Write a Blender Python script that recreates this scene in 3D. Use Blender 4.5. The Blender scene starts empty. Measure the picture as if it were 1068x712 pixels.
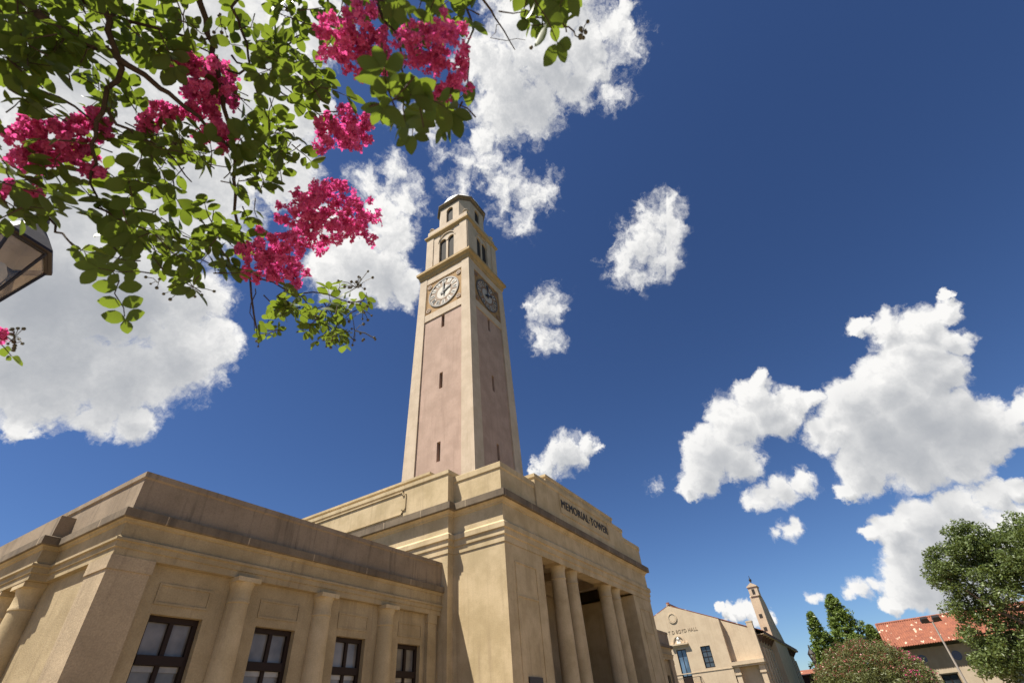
import bpy, math, random
from mathutils import Vector, Matrix
import numpy as np
random.seed(7); rng = np.random.default_rng(7)
S = bpy.context.scene; COL = S.collection
R = math.radians

# ------------------------------------------------------------------ camera
CAM = Vector((-18.1266, -11.2375, 1.6))
FW = Vector((.677478, .370820, .635229)); RT = Vector((.531825, -.843547, -.074770)); UP = Vector((-.508119, -.388486, .768696))
cam = bpy.data.cameras.new('camera'); co = bpy.data.objects.new('camera', cam); COL.objects.link(co)
cam.sensor_width = 36; cam.sensor_fit = 'HORIZONTAL'; cam.lens = 500.02 / 1068 * 36
cam.clip_start = .05; cam.clip_end = 9000
cam.dof.use_dof = True; cam.dof.focus_distance = 22; cam.dof.aperture_fstop = 5.0
co.matrix_world = Matrix(((RT.x, UP.x, -FW.x, CAM.x), (RT.y, UP.y, -FW.y, CAM.y), (RT.z, UP.z, -FW.z, CAM.z), (0, 0, 0, 1)))
S.camera = co
def bearing(u, v):                       # direction seen at a place of the photograph
    return (FW + RT * ((u - 534) / 500.02) + UP * ((356 - v) / 500.02)).normalized()
def at(u, v, dist): return CAM + bearing(u, v) * dist

# ------------------------------------------------------------------ light
SUN = Vector((-.386, .293, 1)).normalized()
EXPOSURE = 1.0
sun = bpy.data.lights.new('sun', 'SUN'); sun.energy = 5.0; sun.angle = R(.5); sun.color = (1, .94, .83)
so = bpy.data.objects.new('sun', sun); COL.objects.link(so)
so.rotation_euler = (-SUN).to_track_quat('-Z', 'Y').to_euler(); so.location = (0, 0, 80)
S.view_settings.view_transform = 'Standard'; S.view_settings.look = 'None'
S.view_settings.exposure = EXPOSURE; S.view_settings.gamma = 1; S.view_settings.use_curve_mapping = False
S.render.engine = 'CYCLES'; S.cycles.use_denoising = True
S.cycles.max_bounces = 7; S.cycles.diffuse_bounces = 4; S.cycles.glossy_bounces = 3; S.cycles.transmission_bounces = 6; S.cycles.transparent_max_bounces = 8
S.cycles.caustics_reflective = False; S.cycles.caustics_refractive = False

# ------------------------------------------------------------------ sky with cumulus clouds
W = bpy.data.worlds.new('World'); S.world = W; W.use_nodes = True
class NT:
    def __init__(s, tree): s.t = tree; s.t.nodes.clear()
    def n(s, typ, ins=None, **props):
        nd = s.t.nodes.new(typ)
        for k, v in props.items(): setattr(nd, k, v)
        for k, v in (ins or {}).items():
            if isinstance(v, bpy.types.NodeSocket): s.t.links.new(v, nd.inputs[k])
            else: nd.inputs[k].default_value = v
        return nd
    def math(s, op, a, b=None, c=None, clamp=False):
        d = {0: a}
        if b is not None: d[1] = b
        if c is not None: d[2] = c
        return s.n('ShaderNodeMath', d, operation=op, use_clamp=clamp).outputs[0]
    def vm(s, op, a, b=None, scale=None):
        d = {0: a}
        if b is not None: d[1] = b
        nd = s.n('ShaderNodeVectorMath', d, operation=op)
        if scale is not None:
            if isinstance(scale, bpy.types.NodeSocket): s.t.links.new(scale, nd.inputs['Scale'])
            else: nd.inputs['Scale'].default_value = scale
        return nd
    def mix(s, f, a, b, mode='MIX'):
        nd = s.n('ShaderNodeMix', data_type='RGBA', blend_type=mode)
        for sock, v in ((nd.inputs[0], f), (nd.inputs[6], a), (nd.inputs[7], b)):
            if isinstance(v, bpy.types.NodeSocket): s.t.links.new(v, sock)
            else: sock.default_value = v if not isinstance(v, tuple) or len(v) == 4 else (*v, 1)
        return nd.outputs[2]
    def smooth(s, x, lo, hi):
        return s.n('ShaderNodeMapRange', {0: x, 1: lo, 2: hi, 3: 0.0, 4: 1.0}, interpolation_type='SMOOTHSTEP').outputs[0]
    def noise(s, vec, scale, detail=4, rough=.5, **kw):
        return s.n('ShaderNodeTexNoise', {'Vector': vec, 'Scale': scale, 'Detail': detail, 'Roughness': rough, **kw})

# cumulus puffs: (u, v, radius) bearings of each puff
PUFFS = [
 # the big bank at the left
 (60,380,75),(130,395,58),(190,370,52),(226,358,30),(30,300,110),(120,300,95),(60,180,130),(180,180,110),(250,120,85),(100,60,130),(220,40,95),
 (290,175,48),(140,440,26),(40,415,42),(0,380,75),(280,60,60),(-60,200,140),(-60,0,160),(200,310,40),(310,110,40),(100,440,22),(330,20,45),
 (100,-120,120),(240,-90,90),(-70,370,80),(20,445,20),
 # right of the blossoms
 (400,285,36),(420,205,24,.5),(412,180,20,.4),(385,190,20,.4),(370,272,40),(410,245,28),(424,300,22),(345,285,30),(398,218,20),(370,308,14),(335,235,26),
 # above the tower
 (530,82,46),(570,62,48),(610,52,38),(600,85,30),(640,28,22),(520,122,36),(555,112,38),(500,60,32),(590,18,40),(540,18,42),(505,142,18),(650,10,16),(625,75,22),
 (508,172,22,.62),(530,195,26,.62),(556,207,24,.60),(545,234,18,.5),(572,192,14,.5),(450,130,28,.42),(424,126,20,.38),(460,156,16,.42),(522,217,18,.5),(488,168,18,.5),(480,195,20,.3),(655,45,24,.5),(640,95,20,.4),
 # small ones in the middle
 (672,255,34,.68),(685,230,28,.62),(655,275,26,.62),(690,268,24,.62),(668,287,18,.5),(699,242,18,.5),(695,215,16,.4),
 (568,320,25,.62),(555,316,15,.5),(568,353,19,.6),(582,322,16,.5),
 (590,473,24),(610,464,14),(570,485,17),(556,488,9),(620,465,7),(600,480,14),
 # right: left half of the heap
 (745,470,31),(765,440,31),(785,410,21),(800,430,28),(830,420,20),(848,415,13),(730,495,23),(717,513,11),(770,480,25),(815,440,20),(790,395,12),
 # right: the tall heap
 (985,325,15),(962,342,26),(925,342,21),(896,340,12),(990,355,20),(950,375,38),(920,400,35),(890,420,31),(980,390,28),(870,450,28),(910,450,46),
 (960,430,50),(1010,440,42),(1045,445,29),(1056,438,18),(900,490,30),(950,478,40),(1000,478,32),(880,508,13),(1035,468,20),(985,310,8),(1090,430,26),
 (815,510,19,.6),(797,517,16,.58),(834,503,15,.58),(783,518,9,.45),(825,551,12,.45),(812,556,8,.35),(685,508,9,.42),
 # right: the low heap behind the oak
 (935,557,25),(908,558,12),(960,545,30),(1000,530,28),(1040,518,22),(1068,512,18),(960,590,40),(1000,580,50),(1050,570,50),(950,612,28),(985,618,30),
 (932,628,13),(1030,620,30),(1090,560,50),(900,612,14,.6),(885,616,9,.5),(914,608,10,.5),
 (768,637,12),(752,635,7),(785,640,13),(760,643,9),(800,642,10),(850,625,9,.4),
]
# thick grey bellies, self-shadow painted into the clouds: (u, v, radius, amount)
BELLIES = [(60,350,120,.75),(150,330,90,.6),(20,260,110,.45),(180,400,45,.35),(110,440,60,.3),(560,110,60,.5),(600,70,40,.25),(400,300,40,.35),
 (960,455,70,.5),(1020,455,50,.35),(920,490,55,.3),(890,425,40,.2),(990,400,45,.12),(750,490,45,.3),(800,445,35,.15),(820,515,22,.3),
 (1000,615,75,.55),(985,545,40,.4),(940,570,30,.25),(590,484,26,.3),(672,275,30,.25),(905,615,14,.2)]
def pradius(u, v, r):
    b = bearing(u, v)
    return .25 * sum((bearing(u + dx * r, v + dy * r) - b).length for dx, dy in ((1, 0), (-1, 0), (0, 1), (0, -1)))
def build_sky():
    k = NT(W.node_tree)
    dirn = k.n('ShaderNodeTexCoord').outputs['Generated']
    sky = k.n('ShaderNodeTexSky', sky_type='NISHITA', sun_disc=False, sun_elevation=math.asin(SUN.z), sun_rotation=math.atan2(SUN.x, SUN.y),
              altitude=600, air_density=1.0, dust_density=.35, ozone_density=3.5).outputs[0]
    blue = k.mix(1.0, sky, (.475, .50, .545, 1), 'MULTIPLY')
    blue = k.n('ShaderNodeGamma', {'Color': blue, 'Gamma': 1.32}).outputs[0]
    bg_sky = k.n('ShaderNodeBackground', {'Color': blue, 'Strength': .068}).outputs[0]
    tang = (SUN - FW * .9).normalized()
    def dens_at(pos, puffs, fray, octs):
        # ragged edges: two scales of turbulence move the place where the puffs are looked up
        w1 = k.vm('SUBTRACT', k.noise(pos, 9, 1).outputs['Color'], (.5, .5, .5)).outputs[0]
        w2 = k.vm('SUBTRACT', k.noise(pos, 26, octs, .6).outputs['Color'], (.5, .5, .5)).outputs[0]
        p = k.vm('ADD', k.vm('ADD', pos, k.vm('SCALE', w1, scale=.016).outputs[0]).outputs[0], k.vm('SCALE', w2, scale=.042 + .03 * fray).outputs[0]).outputs[0]
        f = None
        for u, v, r, *wt in puffs:
            wt = wt[0] if wt else 1.0
            dist = k.n('ShaderNodeVectorMath', {0: p, 1: bearing(u, v)}, operation='DISTANCE').outputs['Value']
            b = k.math('MULTIPLY_ADD', dist, -wt / pradius(u, v, r * 1.06), wt)
            f = b if f is None else k.math('SMOOTH_MAX', f, b, .09)
        nz = k.noise(p, 36, octs + 2, .62).outputs['Fac']
        return k.math('ADD', f, k.math('MULTIPLY', k.math('SUBTRACT', nz, .5), .6 + .75 * fray))
    def zone(puffs, bellies, fray):
        d0 = dens_at(dirn, puffs, fray, 5)
        d1 = dens_at(k.vm('ADD', dirn, tuple(SUN * .016)).outputs[0], puffs, fray, 4)
        d2 = dens_at(k.vm('ADD', dirn, tuple(SUN * .05)).outputs[0], puffs, fray, 2)
        alpha = k.smooth(d0, -.07, .20 + .40 * fray)
        # light that reaches the visible face after crossing the puffs that stand towards the sun
        depth = k.math('ADD', k.math('MULTIPLY', k.math('MAXIMUM', k.math('SUBTRACT', d1, k.math('MULTIPLY', d0, .55)), 0.0), 1.15), k.math('MULTIPLY', k.math('MAXIMUM', k.math('SUBTRACT', d2, .15), 0.0), .62))
        grey = None
        for u, v, r, a in bellies:
            dist = k.n('ShaderNodeVectorMath', {0: dirn, 1: bearing(u, v)}, operation='DISTANCE').outputs['Value']
            b = k.math('MULTIPLY', k.math('MULTIPLY_ADD', dist, -1 / pradius(u, v, r), 1.0, clamp=True), a * 1.9)
            grey = b if grey is None else k.math('ADD', grey, b)
        depth = k.math('ADD', depth, k.math('MULTIPLY', grey, k.math('MULTIPLY_ADD', d0, .9, .15)))
        lum = k.math('POWER', 2.718, k.math('MULTIPLY', k.math('MAXIMUM', depth, 0.0), -1.08))
        colr = k.mix(lum, (.36, .385, .43, 1), (1.0, .99, .97, 1))
        bg_c = k.n('ShaderNodeBackground', {'Color': colr, 'Strength': .485}).outputs[0]
        return k.n('ShaderNodeMixShader', {0: alpha, 1: bg_sky, 2: bg_c}).outputs[0]
    cuts = [445, 695]
    def pick(lo, hi): return [q for q in PUFFS if q[0] + q[2] * 1.6 > lo and q[0] - q[2] * 1.6 < hi], [q for q in BELLIES if q[0] + q[2] > lo and q[0] - q[2] < hi]
    zs = [zone(*pick(-999, cuts[0]), .45), zone(*pick(cuts[0], cuts[1]), .85), zone(*pick(cuts[1], 9999), .24)]
    fwd = k.n('ShaderNodeVectorMath', {0: dirn, 1: FW}, operation='DOT_PRODUCT').outputs['Value']
    side = k.n('ShaderNodeVectorMath', {0: dirn, 1: RT}, operation='DOT_PRODUCT').outputs['Value']
    g = [k.math('GREATER_THAN', k.math('MULTIPLY_ADD', fwd, -(c - 534) / 500.02, side), 0.0) for c in cuts]
    m = k.n('ShaderNodeMixShader', {0: g[0], 1: zs[0], 2: zs[1]}).outputs[0]
    m = k.n('ShaderNodeMixShader', {0: g[1], 1: m, 2: zs[2]}).outputs[0]
    front = k.math('GREATER_THAN', fwd, .05)
    m = k.n('ShaderNodeMixShader', {0: front, 1: bg_sky, 2: m}).outputs[0]
    out = k.n('ShaderNodeOutputWorld'); k.t.links.new(m, out.inputs[0])
build_sky()
W.cycles.sampling_method = 'MANUAL'; W.cycles.sample_map_resolution = 512

# ------------------------------------------------------------------ materials
def newmat(name):
    m = bpy.data.materials.new(name); m.use_nodes = True
    return m, NT(m.node_tree)
def finish(k, shader):
    out = k.n('ShaderNodeOutputMaterial'); k.t.links.new(shader, out.inputs[0])
def stone(name, a, b, stain, streak=.4, rough=.88, bump=.3, speck=.12, scale=1.0, joint=None):
    m, k = newmat(name)
    P = k.n('ShaderNodeTexCoord').outputs['Object']
    n1 = k.noise(P, .9 * scale, 7, .6).outputs['Fac']
    n2 = k.noise(P, 28 * scale, 4, .6).outputs['Fac']
    sv = k.n('ShaderNodeMapping', {'Vector': P, 'Scale': (3.4 * scale, 3.4 * scale, .2 * scale)}).outputs[0]
    n3 = k.noise(sv, 1.6, 6, .6).outputs['Fac']
    n4 = k.noise(P, 5 * scale, 5, .65).outputs['Fac']
    c = k.mix(k.smooth(n1, .34, .66), a, b)
    c = k.mix(k.math('MULTIPLY', k.smooth(n3, .5, .78), streak), c, stain)
    c = k.mix(k.math('MULTIPLY', k.smooth(n4, .56, .8), streak * .6), c, stain)
    v = k.math('MULTIPLY_ADD', k.math('SUBTRACT', n2, .5), speck * 4, 1.0)
    c = k.mix(1.0, c, k.n('ShaderNodeCombineColor', {0: v, 1: v, 2: v}).outputs[0], 'MULTIPLY')
    if joint:                                          # open mortar joints between the stones
        xyz = k.n('ShaderNodeSeparateXYZ', {0: P})
        for q in (0, 1):
            fr = k.math('FRACT', k.math('DIVIDE', xyz.outputs[q], joint))
            hit = k.math('MULTIPLY', k.math('LESS_THAN', fr, .014), k.smooth(n4, .3, .6))
            c = k.mix(hit, c, tuple(min(.8, x * 2.1) for x in a))
    h = k.math('ADD', k.math('MULTIPLY', n2, .6), k.math('MULTIPLY', n4, .6))
    bp = k.n('ShaderNodeBump', {'Strength': bump, 'Distance': .03, 'Height': h}).outputs[0]
    s = k.n('ShaderNodeBsdfPrincipled', {'Base Color': c, 'Roughness': rough, 'Normal': bp, 'Specular IOR Level': .25})
    finish(k, s.outputs[0]); return m
def plain(name, c, rough=.5, metal=0., spec=.5, vary=.2, scale=6):
    m, k = newmat(name)
    P = k.n('ShaderNodeTexCoord').outputs['Object']
    n = k.noise(P, scale, 5, .6).outputs['Fac']
    cc = k.mix(n, tuple(x * (1 - vary) for x in c), tuple(min(1, x * (1 + vary)) for x in c))
    bp = k.n('ShaderNodeBump', {'Strength': .12, 'Distance': .01, 'Height': k.noise(P, scale * 6, 3).outputs['Fac']}).outputs[0]
    s = k.n('ShaderNodeBsdfPrincipled', {'Base Color': cc, 'Roughness': rough, 'Metallic': metal, 'Specular IOR Level': spec, 'Normal': bp})
    finish(k, s.outputs[0]); return m
def leafy(name, c1, c2, trans, tw=.45, scale=3., rough=.45, spec=.35):
    m, k = newmat(name)
    P = k.n('ShaderNodeTexCoord').outputs['Object']
    n = k.noise(P, scale, 3, .6).outputs['Fac']
    ri = k.n('ShaderNodeNewGeometry').outputs['Random Per Island']
    f = k.math('ADD', k.math('MULTIPLY', n, .6), k.math('MULTIPLY', ri, .5), clamp=True)
    c = k.mix(f, c1, c2)
    s = k.n('ShaderNodeBsdfPrincipled', {'Base Color': c, 'Roughness': rough, 'Specular IOR Level': spec}).outputs[0]
    t = k.n('ShaderNodeBsdfTranslucent', {'Color': k.mix(f, tuple(x * .8 for x in trans), trans)}).outputs[0]
    finish(k, k.n('ShaderNodeMixShader', {0: tw, 1: s, 2: t}).outputs[0]); return m

M = {}
M['stone'] = stone('buff_stucco', (.54, .425, .26), (.42, .325, .185), (.24, .17, .105), .4)
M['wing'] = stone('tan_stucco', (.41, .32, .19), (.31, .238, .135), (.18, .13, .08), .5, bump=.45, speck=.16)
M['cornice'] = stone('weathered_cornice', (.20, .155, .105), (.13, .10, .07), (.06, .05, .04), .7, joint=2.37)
M['pier'] = stone('grey_stucco', (.42, .325, .21), (.33, .255, .165), (.2, .15, .1), .4, bump=.5, speck=.2)
M['cream'] = stone('cream_stucco', (.57, .46, .345), (.49, .39, .285), (.34, .26, .16), .35)
M['bounce_gold'] = stone('bounce_gold_cornice', (.46, .32, .16), (.38, .26, .125), (.2, .13, .06), .5)  # golden bounce light under the soffits painted into the cornice colour
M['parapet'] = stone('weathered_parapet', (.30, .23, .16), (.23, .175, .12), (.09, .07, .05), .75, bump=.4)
M['pink'] = stone('pink_stucco', (.46, .325, .255), (.38, .265, .205), (.26, .17, .13), .45)
M['tan'] = stone('clock_panel_tan', (.40, .25, .115), (.33, .20, .09), (.22, .13, .06), .4, scale=2)
M['dark'] = plain('dark_interior', (.03, .025, .02), .9)  # near-black base; stands for shade inside the belfry and lantern openings
M['frame'] = plain('dark_brown_frame', (.024, .014, .010), .6, spec=.2)
M['clockdark'] = plain('clock_dark_metal', (.03, .027, .025), .5)
M['clockring'] = plain('clock_grey_ring', (.12, .10, .08), .6)
M['clockbrown'] = plain('clock_brown_ring', (.24, .15, .085), .7)
M['clockwhite'] = plain('clock_white_glass', (.46, .41, .33), .4)
M['letter'] = plain('dark_letters', (.02, .017, .015), .6)
M['carved'] = plain('carved_letters', (.30, .225, .15), .9)
M['bronze'] = plain('bronze_plaque', (.06, .05, .045), .4, .6)
M['roof'] = None
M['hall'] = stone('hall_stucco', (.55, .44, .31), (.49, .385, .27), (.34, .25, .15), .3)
M['hallb'] = stone('shaded_brown_stucco', (.36, .27, .17), (.30, .22, .135), (.2, .14, .09), .35)
M['white'] = plain('white_paint', (.75, .73, .68), .6, vary=.08)
M['wood'] = plain('dark_eave_wood', (.10, .06, .04), .7)
M['darkstone'] = stone('red_brown_stucco', (.16, .07, .05), (.12, .05, .04), (.08, .04, .03), .4)
M['grass'] = stone('lawn_green', (.055, .07, .03), (.042, .055, .022), (.08, .075, .04), .3, speck=.25)
M['pave'] = stone('brick_paving', (.33, .25, .17), (.26, .195, .13), (.2, .14, .09), .3)
M['concrete'] = stone('lamp_post_concrete', (.50, .43, .33), (.42, .36, .28), (.3, .25, .2), .3)
M['lamp'] = plain('dark_lamp_metal', (.028, .021, .017), .45, .3)
M['steel'] = plain('grey_pole_steel', (.38, .34, .29), .5, .3)
M['blue'] = plain('blue_medallion', (.085, .095, .14), .5)
M['bark'] = stone('grey_bark', (.13, .095, .065), (.09, .065, .045), (.05, .04, .03), .5, scale=4)
M['twig'] = stone('brown_twig_bark', (.06, .042, .03), (.04, .028, .02), (.03, .02, .015), .5, scale=20)
M['leaf'] = leafy('crape_leaf', (.017, .031, .008), (.068, .105, .022), (.25, .34, .03), .37, 9., .5, .22)
M['petal'] = leafy('crape_petal', (.34, .012, .10), (.82, .22, .47), (.80, .10, .36), .5, 22., .7, .1)
M['pod'] = plain('seed_pod', (.06, .055, .025), .6)
M['oakleaf'] = leafy('oak_leaf', (.055, .085, .025), (.16, .20, .065), (.16, .21, .035), .25, .7)
M['conif'] = leafy('evergreen_leaf', (.075, .12, .025), (.19, .25, .055), (.2, .27, .035), .25, .6)
M['olive'] = leafy('olive_leaf', (.095, .115, .04), (.18, .20, .08), (.2, .2, .04), .25, 1.2)
M['pinkdull'] = leafy('dusty_pink_bloom', (.30, .07, .075), (.40, .13, .12), (.35, .08, .08), .25, 1.5)
M['pinkhot'] = leafy('bright_pink_bloom', (.42, .03, .13), (.60, .09, .22), (.5, .06, .17), .3, 1.5)
def roofmat():
    m, k = newmat('red_clay_tiles')
    P = k.n('ShaderNodeTexCoord').outputs['Object']
    n = k.noise(P, 1.3, 5, .6).outputs['Fac']; n2 = k.noise(P, 9, 3, .7).outputs['Fac']
    c = k.mix(k.smooth(n, .35, .65), (.25, .085, .042), (.17, .055, .03))
    c = k.mix(k.smooth(n2, .5, .7), c, (.34, .11, .06))
    vo = k.n('ShaderNodeTexVoronoi', {'Vector': k.n('ShaderNodeMapping', {'Vector': P, 'Scale': (.7, 1.3, .7)}).outputs[0], 'Scale': 1.0, 'Randomness': 1.0}, feature='F1')
    d = k.math('ADD', vo.outputs['Distance'], k.math('MULTIPLY', k.math('SUBTRACT', k.noise(P, 5, 3).outputs['Fac'], .5), .35))
    spot = k.math('MULTIPLY', k.math('SUBTRACT', 1.0, k.smooth(d, .17, .25)), k.math('GREATER_THAN', k.n('ShaderNodeSeparateColor', {0: vo.outputs['Color']}).outputs[0], .12))
    c = k.mix(spot, c, (.55, .40, .29))
    s = k.n('ShaderNodeBsdfPrincipled', {'Base Color': c, 'Roughness': .75}); finish(k, s.outputs[0]); return m
M['roof'] = roofmat()
def glassmat(name, c, mixv, rough=.06):
    m, k = newmat(name)
    P = k.n('ShaderNodeTexCoord').outputs['Object']
    n = k.smooth(k.noise(P, .9, 4).outputs['Fac'], .35, .65)
    cc = k.mix(n, tuple(x * .55 for x in c), tuple(x * 1.2 for x in c))
    s = k.n('ShaderNodeBsdfPrincipled', {'Base Color': cc, 'Roughness': rough, 'Specular IOR Level': mixv}); finish(k, s.outputs[0]); return m
M['pane'] = glassmat('window_glass_over_blinds', (.21, .195, .18), .4)
M['blind'] = glassmat('pale_blind_edge', (.34, .31, .27), .5)
M['bluepane'] = glassmat('blue_glass', (.10, .16, .24), .9, .05)
M['darkpane'] = glassmat('dark_glass', (.05, .06, .07), .8, .05)
def lampglass():
    m, k = newmat('lantern_glass')
    P = k.n('ShaderNodeTexCoord').outputs['Object']
    n = k.noise(P, 5, 4, .6).outputs['Fac']
    t = k.n('ShaderNodeBsdfTransparent', {'Color': (.92, .88, .82, 1)}).outputs[0]
    d = k.n('ShaderNodeBsdfDiffuse', {'Color': (.7, .62, .52, 1)}).outputs[0]  # beige reflection painted into the panes as a diffuse tint
    g = k.n('ShaderNodeBsdfGlossy', {'Color': (1, 1, 1, 1), 'Roughness': .08}).outputs[0]
    a = k.n('ShaderNodeMixShader', {0: k.math('MULTIPLY_ADD', k.smooth(n, .42, .7), .22, .06), 1: t, 2: d}).outputs[0]
    f = k.n('ShaderNodeFresnel', {'IOR': 1.5}).outputs[0]
    finish(k, k.n('ShaderNodeMixShader', {0: f, 1: a, 2: g}).outputs[0]); return m
M['lampglass'] = lampglass()

# ------------------------------------------------------------------ mesh helpers
class MB:
    def __init__(s): s.v = []; s.f = []
    def add(s, vs, fs):
        o = len(s.v); s.v += [tuple(p) for p in vs]; s.f += [tuple(i + o for i in f) for f in fs]; return s
    def hexa(s, b, t):            # bottom quad, top quad (same winding, counter-clockwise from above)
        return s.add(list(b) + list(t), [(3, 2, 1, 0), (4, 5, 6, 7), (0, 1, 5, 4), (1, 2, 6, 5), (2, 3, 7, 6), (3, 0, 4, 7)])
    def box(s, x0, x1, y0, y1, z0, z1):
        x0, x1 = min(x0, x1), max(x0, x1); y0, y1 = min(y0, y1), max(y0, y1); z0, z1 = min(z0, z1), max(z0, z1)
        q = [(x0, y0), (x1, y0), (x1, y1), (x0, y1)]
        return s.hexa([(*p, z0) for p in q], [(*p, z1) for p in q])
    def prism(s, poly, fn, d0, d1):   # poly of (a, b) pairs, fn(a, b, d) -> point
        n = len(poly)
        vs = [fn(a, b, d0) for a, b in poly] + [fn(a, b, d1) for a, b in poly]
        return s.add(vs, [tuple(range(n))[::-1], tuple(range(n, 2 * n))] + [(i, (i + 1) % n, n + (i + 1) % n, n + i) for i in range(n)])
    def sweep(s, path, prof, closed):  # path of (x, y), outward side at the left of travel; prof of (offset, z)
        n = len(path); P = [Vector(p) for p in path]; L = []
        for i in range(n):
            a = P[i - 1] if (closed or i) else None; c = P[(i + 1) % n] if (closed or i < n - 1) else None
            ns = []
            if a is not None: t = (P[i] - a).normalized(); ns.append(Vector((-t.y, t.x)))
            if c is not None: t = (c - P[i]).normalized(); ns.append(Vector((-t.y, t.x)))
            if len(ns) == 1: o = ns[0]
            else:
                o = (ns[0] + ns[1]); o = o / max(.2, o.length_squared) * 2
            L.append(o)
        m = len(prof); vs = []
        for i in range(n):
            for off, z in prof: vs.append((P[i].x + L[i].x * off, P[i].y + L[i].y * off, z))
        fs = []
        for i in range(n if closed else n - 1):
            j = (i + 1) % n
            for q in range(m - 1): fs.append((i * m + q, i * m + q + 1, j * m + q + 1, j * m + q))
        if not closed: fs += [tuple(range(m))[::-1], tuple((n - 1) * m + q for q in range(m))]
        return s.add(vs, fs)
    def lathe(s, c, prof, seg=20, a0=0., a1=2 * math.pi, rot=0., caps=True):
        full = abs(a1 - a0 - 2 * math.pi) < 1e-6; m = len(prof); ns = seg if full else seg + 1
        vs = []
        for i in range(ns):
            t = a0 + (a1 - a0) * i / seg + rot
            for r, z in prof: vs.append((c[0] + r * math.cos(t), c[1] + r * math.sin(t), z))
        fs = [(i * m + q, ((i + 1) % ns) * m + q, ((i + 1) % ns) * m + q + 1, i * m + q + 1) for i in range(seg) for q in range(m - 1)]
        if caps and prof[0][0] > 1e-6: fs.append(tuple(i * m for i in range(ns))[::-1])
        if caps and prof[-1][0] > 1e-6: fs.append(tuple(i * m + m - 1 for i in range(ns)))
        return s.add(vs, fs)
    def tube(s, pts, rad, seg=6):
        pts = [Vector(p) for p in pts]; rad = [rad] * len(pts) if not isinstance(rad, (list, tuple)) else rad
        vs = []; n = len(pts); u = None
        for i, p in enumerate(pts):
            t = (pts[min(i + 1, n - 1)] - pts[max(i - 1, 0)]).normalized()
            u = t.orthogonal().normalized() if u is None else (u - t * u.dot(t)).normalized()
            w = t.cross(u)
            for q in range(seg):
                a = 2 * math.pi * q / seg; vs.append(p + (u * math.cos(a) + w * math.sin(a)) * rad[i])
        fs = [(i * seg + q, i * seg + (q + 1) % seg, (i + 1) * seg + (q + 1) % seg, (i + 1) * seg + q) for i in range(n - 1) for q in range(seg)]
        fs += [tuple(range(seg))[::-1], tuple((n - 1) * seg + q for q in range(seg))]
        return s.add(vs, fs)
    def build(s, name, mat, parent=None, smooth=False, bevel=0., label=None):
        me = bpy.data.meshes.new(name)
        o = np.array(base_of(parent)) if parent is not None else np.zeros(3)
        me.from_pydata([(x - o[0], y - o[1], z - o[2]) for x, y, z in s.v], [], s.f)
        me.materials.append(M[mat] if isinstance(mat, str) else mat)
        ob = bpy.data.objects.new(name, me); COL.objects.link(ob)
        if parent is not None: ob.parent = parent
        if smooth:
            me.polygons.foreach_set('use_smooth', [True] * len(me.polygons))
            md = ob.modifiers.new('soft', 'EDGE_SPLIT'); md.split_angle = R(38)
        if bevel:
            md = ob.modifiers.new('bevel', 'BEVEL'); md.width = bevel; md.segments = 2; md.limit_method = 'ANGLE'; md.angle_limit = R(40)
        if label: ob['label'] = label
        return ob
BASE = {}
def base_of(o):
    while o.parent is not None: o = o.parent
    return BASE[o.name]
def thing(name, loc, label, cat, group=None):
    o = bpy.data.objects.new(name, None); COL.objects.link(o); o.location = loc; o.empty_display_size = .3
    o['label'] = label; o['category'] = cat
    if group: o['group'] = group
    BASE[o.name] = tuple(loc); return o
def copy_tree(o, parent=None):
    c = o.copy(); COL.objects.link(c)
    if parent is not None: c.parent = parent
    for ch in list(o.children): copy_tree(ch, c)
    return c
def lettering(text, size, extrude, mat, parent, fn, name='lettering', width=None, spacing=1.0, bold=0.):
    cu = bpy.data.curves.new('t', 'FONT'); cu.body = text; cu.size = size; cu.extrude = extrude; cu.align_x = 'CENTER'; cu.space_character = spacing; cu.offset = bold
    ob = bpy.data.objects.new('t', cu); COL.objects.link(ob)
    bpy.context.view_layer.update()
    me = bpy.data.meshes.new_from_object(ob.evaluated_get(bpy.context.evaluated_depsgraph_get()))
    bpy.data.objects.remove(ob)
    xs = [v.co.x for v in me.vertices]; w = max(xs) - min(xs); sx = (width / w) if width else 1
    mid = (max(xs) + min(xs)) / 2
    mb = MB(); mb.v = [tuple(fn((v.co.x - mid) * sx, v.co.y, v.co.z)) for v in me.vertices]; mb.f = [tuple(p.vertices) for p in me.polygons]
    bpy.data.meshes.remove(me)
    return mb.build(name, mat, parent)

# ------------------------------------------------------------------ setting: ground
def sheet(name, x0, x1, y0, y1, z, mat):
    mb = MB(); mb.add([(x0, y0, z), (x1, y0, z), (x1, y1, z), (x0, y1, z)], [(0, 1, 2, 3)])
    o = mb.build(name, mat); o['kind'] = 'structure'; return o
sheet('ground', -2500, 2500, -2500, 2500, 0, 'grass')
sheet('plaza', -40, 58, -34, 1.6, .006, 'pave')
sheet('pavement', -40, -14.6, 1.6, 40, .006, 'pave')

# ------------------------------------------------------------------ memorial tower building
WP = 18.639; YJ = 2.756; BX = .392; YB = 15.06; CX = WP / 2; CY = 8.906
XW = -12.838; YW = 3.093; WALL = 3.27
tower = thing('clock_tower_building', (CX, CY, 0), 'tan stone memorial building with columned portico and tall pink and cream clock tower', 'building')
T = tower
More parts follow.
